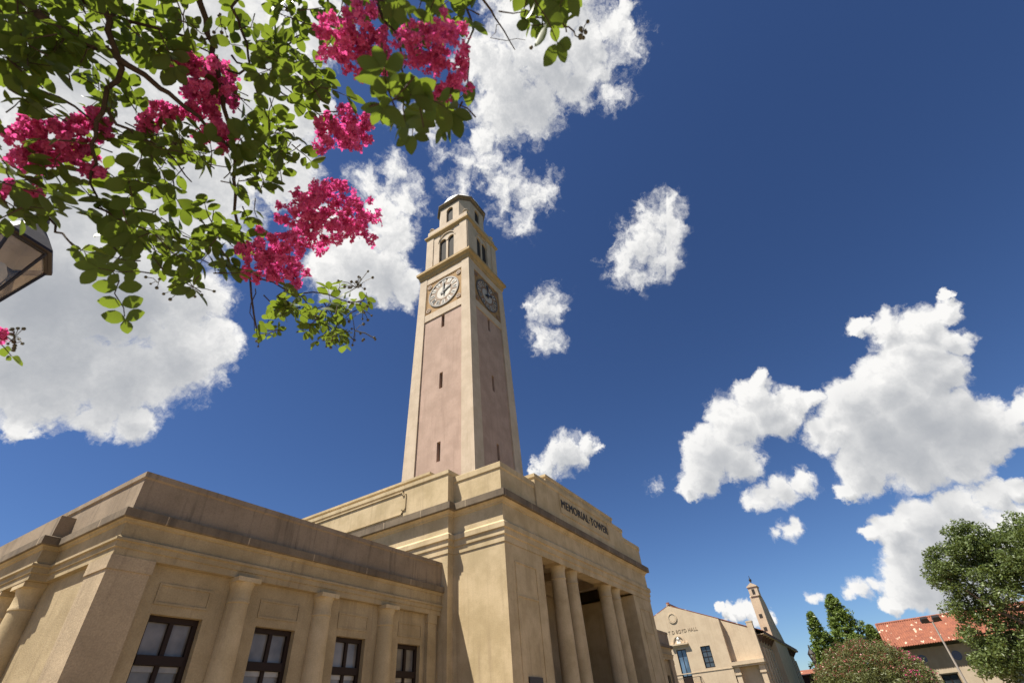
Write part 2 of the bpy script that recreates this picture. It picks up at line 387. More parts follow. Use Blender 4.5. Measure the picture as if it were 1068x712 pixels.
# portico walls and main block
w = MB()
w.box(0, 3.28, 0, .9, 0, 8.14)                     # left pier, front leaf
w.box(0, .6, .9, YJ - .002, 0, 8.14)
w.build('portico_wall', 'stone', T); w = MB()
w.box(15.355, WP, 0, .9, 0, 8.14)
w.box(15.355, 15.95, .9, 4.2, 0, 8.14)
w.box(WP - .6, WP, .9, YJ - .002, 0, 8.14)
w.build('portico_wall', 'stone', T)
w = MB()
w.box(-BX, .6, YJ, YB, 0, 8.14); w.box(WP - .6, WP + BX, YJ, YB, 0, 8.14)
w.box(.6, WP - .6, YB - .6, YB, 0, 8.14)
w.build('main_block_wall', 'stone', T)
# porch back wall with doorway
w = MB()
w.box(.6, 7.9, 4.2, 4.7, 0, 8.9); w.box(10.7, 15.35, 4.2, 4.7, 0, 8.9); w.box(7.9, 10.7, 4.2, 4.7, 5.2, 8.9)
w.box(15.95, WP - .6, 4.2, 4.7, 0, 8.14)
w.box(2.6, 3.28, .9, 4.2, 0, 8.14)                 # left inner flank of the porch
w.build('porch_wall', 'pier', T)
w = MB(); w.box(3.28, 15.355, .9, 4.2, 8.9, 9.2)
for x in (5.6, 9.3, 13.0): w.box(x - .3, x + .3, .9, 4.2, 8.45, 8.9)
w.box(3.28, 15.355, 3.9, 4.2, 8.2, 8.9)
w.build('porch_ceiling', 'pier', T)
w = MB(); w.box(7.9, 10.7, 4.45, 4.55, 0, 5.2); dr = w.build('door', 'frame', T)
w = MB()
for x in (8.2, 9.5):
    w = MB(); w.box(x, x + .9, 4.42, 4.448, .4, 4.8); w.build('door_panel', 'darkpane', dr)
w = MB(); w.box(13.3, 13.75, 3.75, 4.12, 4.15, 4.75); w.box(13.45, 13.6, 3.85, 4.195, 4.0, 4.15); w.box(13.47, 13.58, 4.0, 4.19, 4.75, 4.95)
w.build('wall_lantern', 'lamp', T)
w = MB(); w.box(14.55, 14.95, 4.1, 4.19, 1.2, 4.55); w.build('notice_board', 'dark', T)
# ornamental iron standard just inside the left pier
w = MB(); w.lathe((3.75, 1.6), [(.14, 0), (.10, .5), (.05, .7), (.05, 5.6), (.12, 5.7), (.05, 5.9), (.0, 6.2)], 10)
for z in (4.2, 5.0):
    w.tube([(3.75 + .22 * math.cos(a), 1.6, z + .2 * math.sin(a)) for a in np.linspace(-1.4, 4.2, 12)], .025, 5)
w.build('iron_standard', 'lamp', T)
# entablature
OUT = [(WP + BX, YB), (WP + BX, YJ), (WP, YJ), (WP, 0), (0, 0), (0, YJ), (-BX, YJ), (-BX, YB)]
PROF = [(-.88, 8.27), (.012, 8.27), (.012, 8.14), (.035, 8.14), (.035, 8.42), (.085, 8.44), (.085, 8.70), (.15, 8.72), (.15, 8.93), (.125, 8.97), (.025, 9.04), (.025, 9.80),
        (.07, 9.82), (.08, 9.88), (.12, 9.93), (.21, 9.985), (.21, 10.0), (-.88, 10.0)]
MB().sweep(OUT, PROF, True).build('entablature', 'stone', T)
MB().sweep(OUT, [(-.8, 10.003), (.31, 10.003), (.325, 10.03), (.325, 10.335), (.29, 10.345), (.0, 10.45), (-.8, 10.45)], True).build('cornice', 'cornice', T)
MB().sweep(OUT, [(-.6, 10.452), (.012, 10.452), (.012, 11.44), (.02, 11.47), (.06, 11.52), (.06, 11.78), (.04, 11.80), (-.6, 11.80)], True).build('parapet', 'stone', T)
def attic(x0, x1, y0, y1, z0, z1, cap, ov=.05):
    w = MB(); w.box(x0, x1, y0, y1, z0, z1 - cap)
    w.sweep([(x1, y1), (x1, y0), (x0, y0), (x0, y1)], [(-.3, z1 - cap + .002), (.015, z1 - cap + .002), (ov, z1 - cap + .06), (ov, z1 - .02), (-.3, z1)], True)
    w.box(x0 + .2, x1 - .2, y0 + .2, y1 - .2, z1 - cap, z1 - .004)
    return w
attic(3.2, 15.44, -.09, 1.6, 10.456, 12.28, .26).build('attic_block', 'stone', T)
attic(4.62, 14.02, -.03, 1.5, 12.2, 12.73, .2).build('attic_block', 'stone', T)
for sx in (0, 1):
    f = (lambda x: x) if sx == 0 else (lambda x: WP - x)
    a, b = sorted((f(-BX - .1), f(1.3)))
    attic(a, b, 2.70, 15.11, 10.456, 12.06, .26).build('attic_block', 'stone', T)
    a, b = sorted((f(-.30), f(1.3)))
    attic(a, b, 4.05, 13.7, 11.95, 12.42, .2).build('attic_block', 'stone', T)
    # raised panel border with notched corners
    w = MB(); e = .05
    for (y0, y1, z0, z1) in ((5.55, 12.2, 11.68, 11.74), (5.55, 12.2, 10.56, 10.62), (5.36, 5.42, 10.76, 11.54), (12.33, 12.39, 10.76, 11.54),
                             (5.36, 5.6, 11.5, 11.56), (5.36, 5.6, 10.74, 10.80), (5.55, 5.61, 11.5, 11.74), (5.55, 5.61, 10.56, 10.80)):
        w.box(f(-BX - .1 - e), f(-BX - .1), y0, y1, z0, z1)
    w.build('attic_panel_border', 'stone', T)
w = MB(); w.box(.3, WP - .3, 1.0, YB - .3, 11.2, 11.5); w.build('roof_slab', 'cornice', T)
w = MB(); w.box(CX - 4.4, CX + 4.4, CY - 4.4, CY + 4.4, 11.5, 12.2); w.box(CX - 3.7, CX + 3.7, CY - 3.7, CY + 3.7, 12.2, 13.0); w.build('tower_plinth', 'cream', T)
# inscription panel
pb = MB()
for (x0, x1, z0, z1) in ((5.9, 12.74, 12.0, 12.06), (5.9, 12.74, 10.9, 10.96), (5.9, 5.96, 10.96, 12.0), (12.68, 12.74, 10.96, 12.0)): pb.box(x0, x1, -.13, -.09, z0, z1)
pan = pb.build('inscription_panel', 'stone', T)
lettering('MEMORIAL·TOWER', .66, .018, 'letter', pan, lambda x, y, z: (9.36 + x, -.108 - z, 11.26 + y), width=6.5, spacing=1.12)
# pier fronts: sunk panel lines, plaque
for sx in (0, 1):
    f = (lambda x: x) if sx == 0 else (lambda x: WP - x)
    w = MB()
    for (x0, x1, z0, z1) in ((.72, 2.56, 7.42, 7.47), (.72, .77, .9, 7.42), (2.51, 2.56, .9, 7.42), (.77, 2.51, 6.10, 6.15)):
        a, b = sorted((f(x0), f(x1))); w.box(a, b, -.035, 0, z0, z1)
    w.build('pier_panel_border', 'stone', T)
w = MB(); w.box(1.12, 2.16, -.06, 0, 2.35, 3.35); w.build('plaque', 'bronze', T)
# columns
def column(cx, cy, zt, r0, r1, zb=0., seg=28, capw=None, half=False):
    pts = [(r0 * 1.18, zb + .02), (r0 * 1.25, zb + .12), (r0 * 1.1, zb + .25), (r0, zb + .3)]
    H = zt - zb
    for i in range(9):
        t = i / 8; pts.append((r0 + (r1 - r0) * (t ** 1.5), zb + .3 + (H * .965 - .75) * t))
    q = pts[-1][1]
    w = MB().lathe((cx, cy), pts, seg)
    o = w.build('column', 'stone', T, smooth=True)
    c = MB().lathe((cx, cy), [(r1, q + .002), (r1 * 1.07, q + .02), (r1 * 1.07, q + .07), (r1 * 1.02, q + .1), (r1 * 1.02, zt - .34 * r1 / .35), (r1 * 1.08, zt - .28 * r1 / .35), (r1 * 1.17, zt - .17 * r1 / .35), (r1 * 1.19, zt - .15 * r1 / .35)], seg)
    a = capw or r1 * 1.23
    c.box(cx - a, cx + a, cy - a, cy + a, zt - .15 * r1 / .35, zt - .003)
    c.build('capital', 'stone', o, smooth=True)
    return o
for x in (5.63, 7.04, WP - 7.04, WP - 5.63): column(x, .43, 8.27, .43, .36, 0)

# tower shaft, tapering
def hs(z): return 3.286 - .014 * (z - 12)
def face_map(i):                      # (a, depth, z) on side i -> point, a to the right seen from outside
    n = [(-1, 0), (0, -1), (1, 0), (0, 1)][i]; t = (-n[1], n[0])
    def fn(a, dep, z):
        h = hs(z) - dep
        return (CX + n[0] * h + t[0] * a, CY + n[1] * h + t[1] * a, z)
    return fn
def fpiece(mb, fn, a0, a1, z0, z1, d0, d1, wid=None):
    # block on a tapering face between depths d0 (outer) and d1 (inner)
    mb.add([fn(a0, d0, z0), fn(a1, d0, z0), fn(a1, d1, z0), fn(a0, d1, z0), fn(a0, d0, z1), fn(a1, d0, z1), fn(a1, d1, z1), fn(a0, d1, z1)],
           [(3, 2, 1, 0), (4, 5, 6, 7), (0, 1, 5, 4), (1, 2, 6, 5), (2, 3, 7, 6), (3, 0, 4, 7)])
w = MB(); ZB = 12.5; ZU = 37.02; PA = 2.1
for sx in (-1, 1):
    for sy in (-1, 1):
        def q(z): 
            h = hs(z); xs = sorted((CX + sx * PA, CX + sx * h)); ys = sorted((CY + sy * PA, CY + sy * h))
            return [(xs[0], ys[0], z), (xs[1], ys[0], z), (xs[1], ys[1], z), (xs[0], ys[1], z)]
        w.hexa(q(ZB), q(ZU))
for i in range(4):
    fn = face_map(i)
    fpiece(w, fn, -PA, PA, 31.2, 32.0, .03, .6); fpiece(w, fn, -PA, PA, 36.12, ZU, .03, .6); fpiece(w, fn, -PA, PA, ZB, 13.4, .03, .6)
shaft = w.build('tower_shaft', 'cream', T)
SL = [(16.9, 18.45), (23.15, 24.7), (29.65, 31.1)]
for i in range(4):
    fn = face_map(i); w = MB(); sw = .165
    fpiece(w, fn, -PA, -sw, 13.4, 31.2, .11, .55); fpiece(w, fn, sw, PA, 13.4, 31.2, .11, .55)
    z = 13.4
    for a, b in SL: fpiece(w, fn, -sw, sw, z, a, .11, .55); z = b
    fpiece(w, fn, -sw, sw, z, 31.2, .11, .55)
    pk = w.build('shaft_panel', 'pink', T)
    for a, b in SL:
        w = MB(); fpiece(w, fn, -sw, sw, a, b, .46, .52); w.build('slit_window', 'dark', pk)
# clocks
ROM = ['XII', 'I', 'II', 'III', 'IV', 'V', 'VI', 'VII', 'VIII', 'IX', 'X', 'XI']
def ring(mb, fn, r0, r1, d0, d1, zc, seg=48):
    vs = []
    for r, dp in ((r0, d1), (r0, d0), (r1, d0), (r1, d1)):
        for q in range(seg):
            a = 2 * math.pi * q / seg; vs.append(fn(r * math.cos(a), dp, zc + r * math.sin(a)))
    fs = []
    for b in range(3):
        for q in range(seg): fs.append((b * seg + q, b * seg + (q + 1) % seg, (b + 1) * seg + (q + 1) % seg, (b + 1) * seg + q))
    mb.add(vs, fs)
def disc(mb, fn, r, d0, d1, zc, ac=0., seg=48):
    vs = [fn(ac + r * math.cos(2 * math.pi * q / seg), dp, zc + r * math.sin(2 * math.pi * q / seg)) for dp in (d0, d1) for q in range(seg)]
    mb.add(vs, [tuple(range(seg))] + [(q, (q + 1) % seg, seg + (q + 1) % seg, seg + q) for q in range(seg)])
ZC = 34.06
for i in range(4):
    fn = face_map(i)
    w = MB(); fpiece(w, fn, -PA, PA, 32.0, 36.12, .10, .5); pnl = w.build('clock_panel', 'tan', T)
    w = MB()
    for (a0, a1, z0, z1) in ((-PA, PA, 36.0, 36.12), (-PA, PA, 32.0, 32.1), (-PA, -PA + .1, 32.1, 36.0), (PA - .1, PA, 32.1, 36.0)): fpiece(w, fn, a0, a1, z0, z1, .06, .1)
    w.build('clock_panel_border', 'tan', pnl)
    for a in (-1.72, 1.72):
        for z in (32.5, 35.62):
            w = MB(); ring(w, fn2 if False else (lambda aa, dd, zz, a=a: fn(a + aa, dd, zz)), .15, .27, .03, .1, z, 18); disc(w, fn, .10, .02, .1, z, a, 12)
            w.build('rosette', 'clockbrown', pnl)
    w = MB(); disc(w, fn, 1.62, .075, .1, ZC); ck = w.build('clock_face', 'clockbrown', T)
    w = MB(); ring(w, fn, 1.60, 1.76, .02, .1, ZC); w.build('clock_rim', 'clockring', ck)
    w = MB(); disc(w, fn, .80, .055, .076, ZC); w.build('dial', 'clockwhite', ck)
    w = MB(); ring(w, fn, .82, 1.0, .05, .076, ZC); w.build('minute_ring', 'clockbrown', ck)
    for hnum in range(12):
        a = math.pi / 2 - hnum * math.pi / 6; ca, sa = math.cos(a), math.sin(a)
        def rot(r, t, dp, ca=ca, sa=sa): return fn(r * ca - t * sa, dp, ZC + r * sa + t * ca)
        w = MB(); nm = MB(); r0, r1 = 1.05, 1.57; t0, t1 = .165, .255
        w.add([rot(r0, -t0, .05), rot(r1, -t1, .05), rot(r1, t1, .05), rot(r0, t0, .05), rot(r0, -t0, .077), rot(r1, -t1, .077), rot(r1, t1, .077), rot(r0, t0, .077)],
              [(0, 1, 2, 3), (0, 4, 5, 1), (1, 5, 6, 2), (2, 6, 7, 3), (3, 7, 4, 0)])
        st = {'I': 1, 'V': 2, 'X': 2}; txt = ROM[hnum]; n = len(txt); wd = .085
        tot = n * wd + sum(.05 for c in txt if c in 'VX'); tpos = -tot / 2
        def stroke(ta, tb):                       # a bar from the outer end to the inner end of the tablet
            hw = .022
            nm.add([rot(1.12, -tb - hw, .04), rot(1.12, -tb + hw, .04), rot(1.50, -ta + hw, .04), rot(1.50, -ta - hw, .04),
                    rot(1.12, -tb - hw, .051), rot(1.12, -tb + hw, .051), rot(1.50, -ta + hw, .051), rot(1.50, -ta - hw, .051)],
                   [(0, 1, 2, 3), (0, 4, 5, 1), (1, 5, 6, 2), (2, 6, 7, 3), (3, 7, 4, 0)])
        for c in txt:
            if c == 'I': m = tpos + wd / 2; stroke(m, m); tpos += wd
            else:
                m = tpos + (wd + .05) / 2; g = .05
                if c == 'V': stroke(m - g, m); stroke(m + g, m)
                else: stroke(m - g, m + g); stroke(m + g, m - g)
                tpos += wd + .05
        w.build('hour_tablet', 'clockwhite', ck); nm.build('numeral', 'letter', ck)
    for ang, L, hw, nme, dp in ((90, 1.38, .05, 'minute_hand', -.06), (90 - 60, .98, .075, 'hour_hand', -.02)):
        a = R(ang); ca, sa = math.cos(a), math.sin(a); w = MB()
        def rot(r, t, d): return fn(r * ca - t * sa, d, ZC + r * sa + t * ca)
        pr = [(-.38, hw * 1.5), (-.1, hw), (L * .62, hw * 1.2), (L * .72, hw * 2.1), (L, .012)]
        vs = []; fs = []
        for r, t in pr: vs += [rot(r, -t, dp), rot(r, t, dp), rot(r, -t, dp + .035), rot(r, t, dp + .035)]
        for j in range(len(pr) - 1):
            b = j * 4; fs += [(b, b + 4, b + 5, b + 1), (b + 2, b + 3, b + 7, b + 6), (b, b + 2, b + 6, b + 4), (b + 1, b + 5, b + 7, b + 3)]
        w.add(vs, fs); disc(w, fn, .12, dp - .01, .06, ZC, 0, 14)
        w.build(nme, 'clockdark', ck)
def sq(h): return [(CX + h, CY + h), (CX + h, CY - h), (CX - h, CY - h), (CX - h, CY + h)]
h0 = hs(37)
MB().sweep(sq(h0), [(-.6, 37.0), (.03, 37.0), (.05, 37.12), (.10, 37.2), (.10, 37.42), (.17, 37.55), (.30, 37.68), (.33, 37.72), (.33, 38.02), (.28, 38.08), (-.2, 38.3), (-.6, 38.3)], True).build('clock_cornice', 'bounce_gold', T)
# belfry with paired arches
HB = 2.63; ZB0, ZB1 = 38.25, 43.42
bel = None
w = MB()
def bf(i):
    n = [(-1, 0), (0, -1), (1, 0), (0, 1)][i]; t = (-n[1], n[0])
    return lambda a, dep, z: (CX + n[0] * (HB - dep) + t[0] * a, CY + n[1] * (HB - dep) + t[1] * a, z)
ow = .405; oc = .53; zs = 42.03; zi = 39.0
def flat(mb, fn, a0, a1, z0, z1, d0, d1): fpiece(mb, fn, a0, a1, z0, z1, d0, d1)
for i in range(4):
    fn = bf(i); e = HB if i % 2 == 0 else HB - .5      # lap the corners without shared faces
    flat(w, fn, -e, -oc - ow, ZB0, ZB1, .0, .5); flat(w, fn, oc + ow, e, ZB0, ZB1, .0, .5)
    flat(w, fn, -oc + ow, oc - ow, zi, zs, .10, .45)
    flat(w, fn, -oc - ow, oc + ow, ZB0, zi, .04, .5)
    for c in (-oc, oc):
        xa, xb = (-oc - ow, 0) if c < 0 else (0, oc + ow)
        arc = [(c - ow * math.cos(t), zs + ow * math.sin(t)) for t in np.linspace(0, math.pi, 15)]
        poly = [(xa, zs)] + ([] if abs(xa - arc[0][0]) < 1e-6 else []) + [p for p in arc if not (abs(p[0] - xa) < 1e-6 and abs(p[1] - zs) < 1e-6)] + ([(xb, zs)] if abs(arc[-1][0] - xb) > 1e-6 else []) + [(xb, ZB1), (xa, ZB1)]
        w.prism(poly, lambda a, b, d, fn=fn: fn(a, d, b), .05, .5)
bel = w.build('belfry', 'cream', T)
w = MB()
for i in range(4):
    fn = bf(i)
    for a0, a1 in ((-HB + .02, -1.72), (1.72, HB - .02)): w = MB(); flat(w, fn, a0, a1, ZB0, ZB1 - .002, -.07, -.001); w.build('belfry_pilaster', 'cream', bel)
    w = MB()
    big = 1.12
    pts = [(big * math.cos(t), 42.1 + big * .95 * math.sin(t)) for t in np.linspace(0, math.pi, 22)]
    inn = [((big - .09) * math.cos(t), 42.1 + (big * .95 - .09) * math.sin(t)) for t in np.linspace(0, math.pi, 22)]
    for j in range(21):
        w.prism([inn[j], pts[j], pts[j + 1], inn[j + 1]], lambda a, b, d, fn=fn: fn(a, d, b), -.05, 0.02)
    w.build('arch_moulding', 'cream', bel)
w = MB(); w.box(CX - 2.42, CX + 2.42, CY - 2.42, CY + 2.42, 38.3, 43.3); w.build('belfry_shade_box', 'dark', bel)  # near-black box close behind the arches stands in for the shade inside
MB().sweep(sq(HB), [(-.6, 43.4), (.05, 43.4), (.07, 43.5), (.12, 43.56), (.20, 43.66), (.23, 43.7), (.23, 43.92), (.18, 43.98), (.0, 44.08), (-.01, 44.1), (-.6, 44.1)], True).build('belfry_cornice', 'bounce_gold', T)
w = MB(); w.box(CX - 2.61, CX + 2.61, CY - 2.61, CY + 2.61, 44.102, 44.9); w.build('belfry_roof', 'cream', T)
for sx in (-1, 1):
    for sy in (-1, 1):
        c = (CX + sx * 2.28, CY + sy * 2.28)
        MB().lathe(c, [(.27, 44.92), (.27, 45.05), (.15, 45.12), (.3, 45.3), (.33, 45.45), (.26, 45.58), (.12, 45.66), (.12, 45.74), (.0, 45.85)], 14).build('corner_urn', 'cream', T, smooth=True)
# lantern stage: chamfered square with one arched opening a side
HO = 2.18; CH = 1.27
def octo(h, c): return [(CX + x, CY + y) for x, y in ((c, h), (h, c), (h, -c), (c, -h), (-c, -h), (-h, -c), (-h, c), (-c, h))]
w = MB(); LW = .44; LZ = 47.68; Z0, Z1 = 44.902, 48.6
for i in range(4):
    n = [(-1, 0), (0, -1), (1, 0), (0, 1)][i]; t = (-n[1], n[0])
    def fn(a, dep, z, n=n, t=t): return (CX + n[0] * (HO - dep) + t[0] * a, CY + n[1] * (HO - dep) + t[1] * a, z)
    flat(w, fn, -CH, -LW, Z0, Z1, 0, .35); flat(w, fn, LW, CH, Z0, Z1, 0, .35); flat(w, fn, -LW, LW, Z0, 45.6, 0, .35)
    arc = [(-LW * math.cos(q), LZ + LW * math.sin(q)) for q in np.linspace(0, math.pi, 15)]
    w.prism(arc + [(LW, Z1), (-LW, Z1)], lambda a, b, d, fn=fn: fn(a, d, b), 0, .35)
    # chamfer wall
    u = Vector((n[0] + t[0], n[1] + t[1])).normalized()
    a = (CX + n[0] * HO + t[0] * CH, CY + n[1] * HO + t[1] * CH); b = (CX + n[0] * CH + t[0] * HO, CY + n[1] * CH + t[1] * HO)
    ia = (a[0] - n[0] * .35, a[1] - n[1] * .35); ib = (b[0] - t[0] * .35, b[1] - t[1] * .35)
    w.hexa([(*a, Z0), (*b, Z0), (*ib, Z0), (*ia, Z0)], [(*a, Z1), (*b, Z1), (*ib, Z1), (*ia, Z1)])
lan = w.build('lantern_stage', 'cream', T)
w = MB(); oi = octo(1.99, 1.12); w.prism(oi, lambda a, b, d: (a, b, d), 44.91, 48.54); w.build('lantern_shade_core', 'dark', lan)  # near-black core stands in for the shade behind the openings
MB().sweep(octo(HO, CH), [(-.6, 48.55), (.03, 48.55), (.05, 48.7), (.10, 48.78), (.26, 48.95), (.28, 49.0), (.28, 49.16), (.2, 49.2), (-.3, 49.3), (-.6, 49.3)], True).build('lantern_cornice', 'cornice', T)
MB().lathe((CX, CY), [(2.36, 49.25), (2.32, 49.75), (2.12, 50.25), (1.75, 50.72), (1.3, 51.05), (.8, 51.3), (.4, 51.42), (.26, 51.46), (.24, 51.7), (.12, 51.8)], 32).build('dome', 'white', T, smooth=True)
MB().lathe((CX, CY), [(.10, 51.8), (.09, 52.65), (.24, 52.85), (.28, 53.0), (.2, 53.2), (.05, 53.3), (.03, 53.6), (0, 53.62)], 14).build('finial', 'lamp', T, smooth=True)

# wings (left one as seen, right one mirrored)
def wing(mir):
    f = (lambda x: WP - x) if mir else (lambda x: x)
    def B(mb, x0, x1, y0, y1, z0, z1): a, b = sorted((f(x0), f(x1))); mb.box(a, b, y0, y1, z0, z1)
    def path(p):
        q = [(f(x), y) for x, y in p]; return q[::-1] if mir else q
    XI = -BX - .002; PX = -13.22; PY0, PY1 = 6.45, 11.4; YE = 14.8
    FP = [(XI, YW), (XW, YW), (XW, PY0), (PX, PY0), (PX, PY1), (XW, PY1), (XW, YE), (XI, YE)]
    MB().sweep(path(FP), [(-.5, 5.715), (.01, 5.715), (.01, 5.88), (.045, 5.89), (.045, 6.02), (.10, 6.04), (.10, 6.10), (.02, 6.14), (.02, 6.46), (.06, 6.48), (.08, 6.53), (.12, 6.556), (-.5, 6.556)], False).build('wing_entablature', 'wing', T)
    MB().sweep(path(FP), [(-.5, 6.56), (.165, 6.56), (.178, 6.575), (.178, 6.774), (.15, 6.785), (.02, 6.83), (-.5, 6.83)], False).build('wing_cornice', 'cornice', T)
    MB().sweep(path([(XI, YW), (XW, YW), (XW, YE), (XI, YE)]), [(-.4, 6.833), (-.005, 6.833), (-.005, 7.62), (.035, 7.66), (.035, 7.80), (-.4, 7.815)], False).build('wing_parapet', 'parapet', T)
    w = MB(); B(w, PX + .02, XW + .15, PY0 + .02, PY1 - .02, 6.833, 7.40); w.build('end_parapet_block', 'parapet', T)
    w = MB(); B(w, XW + .2, XI, YW + .2, YE - .2, 6.5, 6.9); w.build('wing_roof', 'cornice', T)
    # front wall with window openings
    wins = [(-11.45, -10.12), (-8.55, -7.20), (-5.57, -4.28), (-2.66, -1.40)]; zt, zb = 4.63, 1.1
    w = MB(); x = -11.87
    for a, b in wins:
        B(w, x, a, WALL, WALL + .5, 0, 5.712); B(w, a, b, WALL, WALL + .5, zt, 5.712); B(w, a, b, WALL, WALL + .5, 0, zb); x = b
    B(w, x, -BX - .004, WALL, WALL + .5, 0, 5.712)
    # end wall
    B(w, XW + .12, XW + .6, 4.1, YE, 0, 5.712)
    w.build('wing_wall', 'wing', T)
    w = MB(); B(w, XW, -11.87, YW, 4.1, 0, 5.40); B(w, XW - .03, -11.84, YW - .03, 4.13, 5.402, 5.712)
    w.build('corner_pilaster', 'pier', T)
    w = MB(); B(w, -1.16, -.66, YW + .02, WALL - .001, 0, 5.40); B(w, -1.19, -.63, YW - .01, WALL - .001, 5.402, 5.712)
    w.build('pilaster', 'wing', T)
    for a, b in wins:
        w = MB(); e = .024
        for (x0, x1, z0, z1) in ((a - .03, b + .03, 5.27, 5.32), (a - .03, b + .03, 4.84, 4.89), (a - .03, a + .02, 4.89, 5.27), (b - .02, b + .03, 4.89, 5.27)): B(w, x0, x1, WALL - e, WALL - .001, z0, z1)
        w.build('panel_border', 'wing', T)
        w = MB(); y0, y1 = WALL + .16, WALL + .30; m = (a + b) / 2
        B(w, a, b, y0, y1, zt - .13, zt); B(w, a, a + .09, y0, y1, zb, zt - .13); B(w, b - .12, b, y0, y1, zb, zt - .13)
        B(w, a + .09, b - .12, y0 - .03, y1, 3.60, 3.80); B(w, a + .09, b - .12, y0, y1, zb, zb + .1)
        B(w, m - .055, m + .055, y0 + .01, y1, 3.80, zt - .13); B(w, m - .055, m + .055, y0 + .03, y1, zb + .1, 3.60)
        wf = w.build('window', 'frame', T)
        w = MB(); B(w, a + .05, b - .05, y1 - .05, y1 - .03, 3.7, zt - .05); B(w, a + .05, b - .05, y1 - .03, y1 - .01, zb, 3.66); w.build('pane', 'pane', wf)
        w = MB(); B(w, a + .10, m - .056, y1 - .06, y1 - .052, 3.47, 3.595); B(w, m + .056, b - .125, y1 - .06, y1 - .052, 3.47, 3.595); w.build('blind_edge', 'blind', wf)
    for x in (-9.32, -6.38, -3.47): 
        o = column(f(x), WALL - .06, 5.715, .37, .29, 0, 24)
    # end portico: columns with pilasters behind
    for y in (6.95, 8.3, 9.55, 10.9): column(f(PX + .37), y, 5.715, .38, .30, 0, 24)
    w = MB()
    for y in (6.7, 8.05, 9.3, 10.65): w = MB(); B(w, XW - .02, XW + .118, y, y + .5, 0, 5.712); w.build('end_pilaster', 'wing', T)
wing(False); wing(True)

# ------------------------------------------------------------------ stucco hall to the right
hall = thing('stucco_hall', (66, 8, 0), 'cream stucco hall with gable front, balcony door, tiled roof and slender bell turret', 'building')
HX = 60.0; PKY, PKZ = 10.22, 14.55; SLP = .413
def gz(y): return PKZ - SLP * abs(y - PKY)
X = lambda y, z, d: (d, y, z)
w = MB()
ya, yb = 3.92, 2 * PKY - 3.92
# gable wall in strips round its openings
def gwall(y0, y1, z0=0.): w.prism([(y0, z0), (y1, z0), (y1, gz(y1))] + ([(PKY, PKZ)] if y0 < PKY < y1 else []) + [(y0, gz(y0))], X, HX, HX + 1.2)
gwall(ya, 6.03); gwall(7.33, 9.32); gwall(10.63, 13.1); gwall(14.4, yb)
for y0, y1, z0, z1 in ((6.03, 7.33, 6.75, 9.18), (9.32, 10.63, 4.9, 9.18), (13.1, 14.4, 6.75, 9.18)):
    w.box(HX, HX + 1.2, y0, y1, 0, z0); gwall(y0, y1, z1)
gw = w.build('gable_wall', 'hall', hall)
w = MB()
w.prism([(0, 7.0), (ya - .002, 7.0), (ya - .002, gz(ya) - .05), (.75, gz(.75) - .05), (.75, 11.1), (0, 11.1)], X, HX + .8, HX + 1.6)
w.box(HX + .78, HX + 1.62, -.04, .79, 11.102, 11.25)
w.box(HX + .8, HX + 1.6, 0, ya, 0, 6.4)
w.box(HX + 1.2, 96, yb - 3, yb + 1.5, 0, 9.7)
w.build('shoulder_wall', 'hall', hall)
w = MB(); w.box(HX - .25, HX + 1.5, -.1, ya + .1, 6.62, 7.0); w.box(HX - .12, HX + 1.5, 0, ya, 6.42, 6.62); w.build('porch_ledge', 'hall', hall)
w = MB()
for y in (.15, 3.2): w = MB(); w.box(HX + .1, HX + .79, y, y + .6, 0, 5.6); w.box(HX + .02, HX + .79, y - .08, y + .68, 5.602, 5.8); w.box(HX + .06, HX + .79, y - .04, y + .64, 5.8, 6.4); w.build('porch_pilaster', 'hall', hall)
w = MB(); w.box(HX - .05, HX - .001, ya, yb, 6.40, 6.50); w.build('belt_course', 'hall', hall)
w = MB(); fnh = lambda a, d, z: (HX + d, 10.05 + a, z)
ring(w, fnh, .50, .63, -.09, .0, 12.97, 32); disc(w, fnh, .45, -.04, .0, 12.97, 0, 32); w.build('medallion', 'hall', hall)
lettering('T D BOYD HALL', .60, .015, 'carved', hall, lambda x, y, z: (HX - .02 - z, 9.08 - x, 11.08 + y), width=4.1, spacing=1.1)
w = MB(); fnh = lambda a, d, z: (HX + d, 9.98 + a, z)
for j in range(20):
    a0, a1 = math.pi * j / 20, math.pi * (j + 1) / 20
    w.prism([(.70 * math.cos(a0), .70 * math.sin(a0)), (.86 * math.cos(a0), .86 * math.sin(a0)), (.86 * math.cos(a1), .86 * math.sin(a1)), (.70 * math.cos(a1), .70 * math.sin(a1))], lambda a, b, d: fnh(a, d, 9.98 + b), -.12, .0)
w.box(HX - .35, HX, 8.75, 11.2, 9.68, 9.86); w.box(HX - .18, HX, 8.95, 11.0, 9.5, 9.68)
w.build('door_hood', 'hall', hall)
w = MB(); w.box(HX - .10, HX, 9.72, 10.24, 9.87, 10.25); w.lathe((HX - .04, 9.98), [(.12, 10.25), (.2, 10.4), (.12, 10.6), (0, 10.68)], 10); w.build('carved_crest', 'white', hall)
def wood_window(y0, y1, z0, z1, paneM, cols, rows, name):
    w = MB(); e = .09; m = MB()
    for a, b, c, d in ((y0, y1, z1 - e, z1), (y0, y1, z0, z0 + e), (y0, y0 + e, z0 + e, z1 - e), (y1 - e, y1, z0 + e, z1 - e)): w.box(HX + .12, HX + .25, a, b, c, d)
    for i in range(1, cols): q = y0 + (y1 - y0) * i / cols; w.box(HX + .14, HX + .22, q - .035, q + .035, z0 + e, z1 - e)
    for i in range(1, rows): q = z0 + (z1 - z0) * i / rows; w.box(HX + .143, HX + .217, y0 + e, y1 - e, q - .03, q + .03)
    o = w.build(name, 'frame', hall); m.box(HX + .18, HX + .20, y0 + .02, y1 - .02, z0 + .02, z1 - .02); m.build('pane', paneM, o); return o
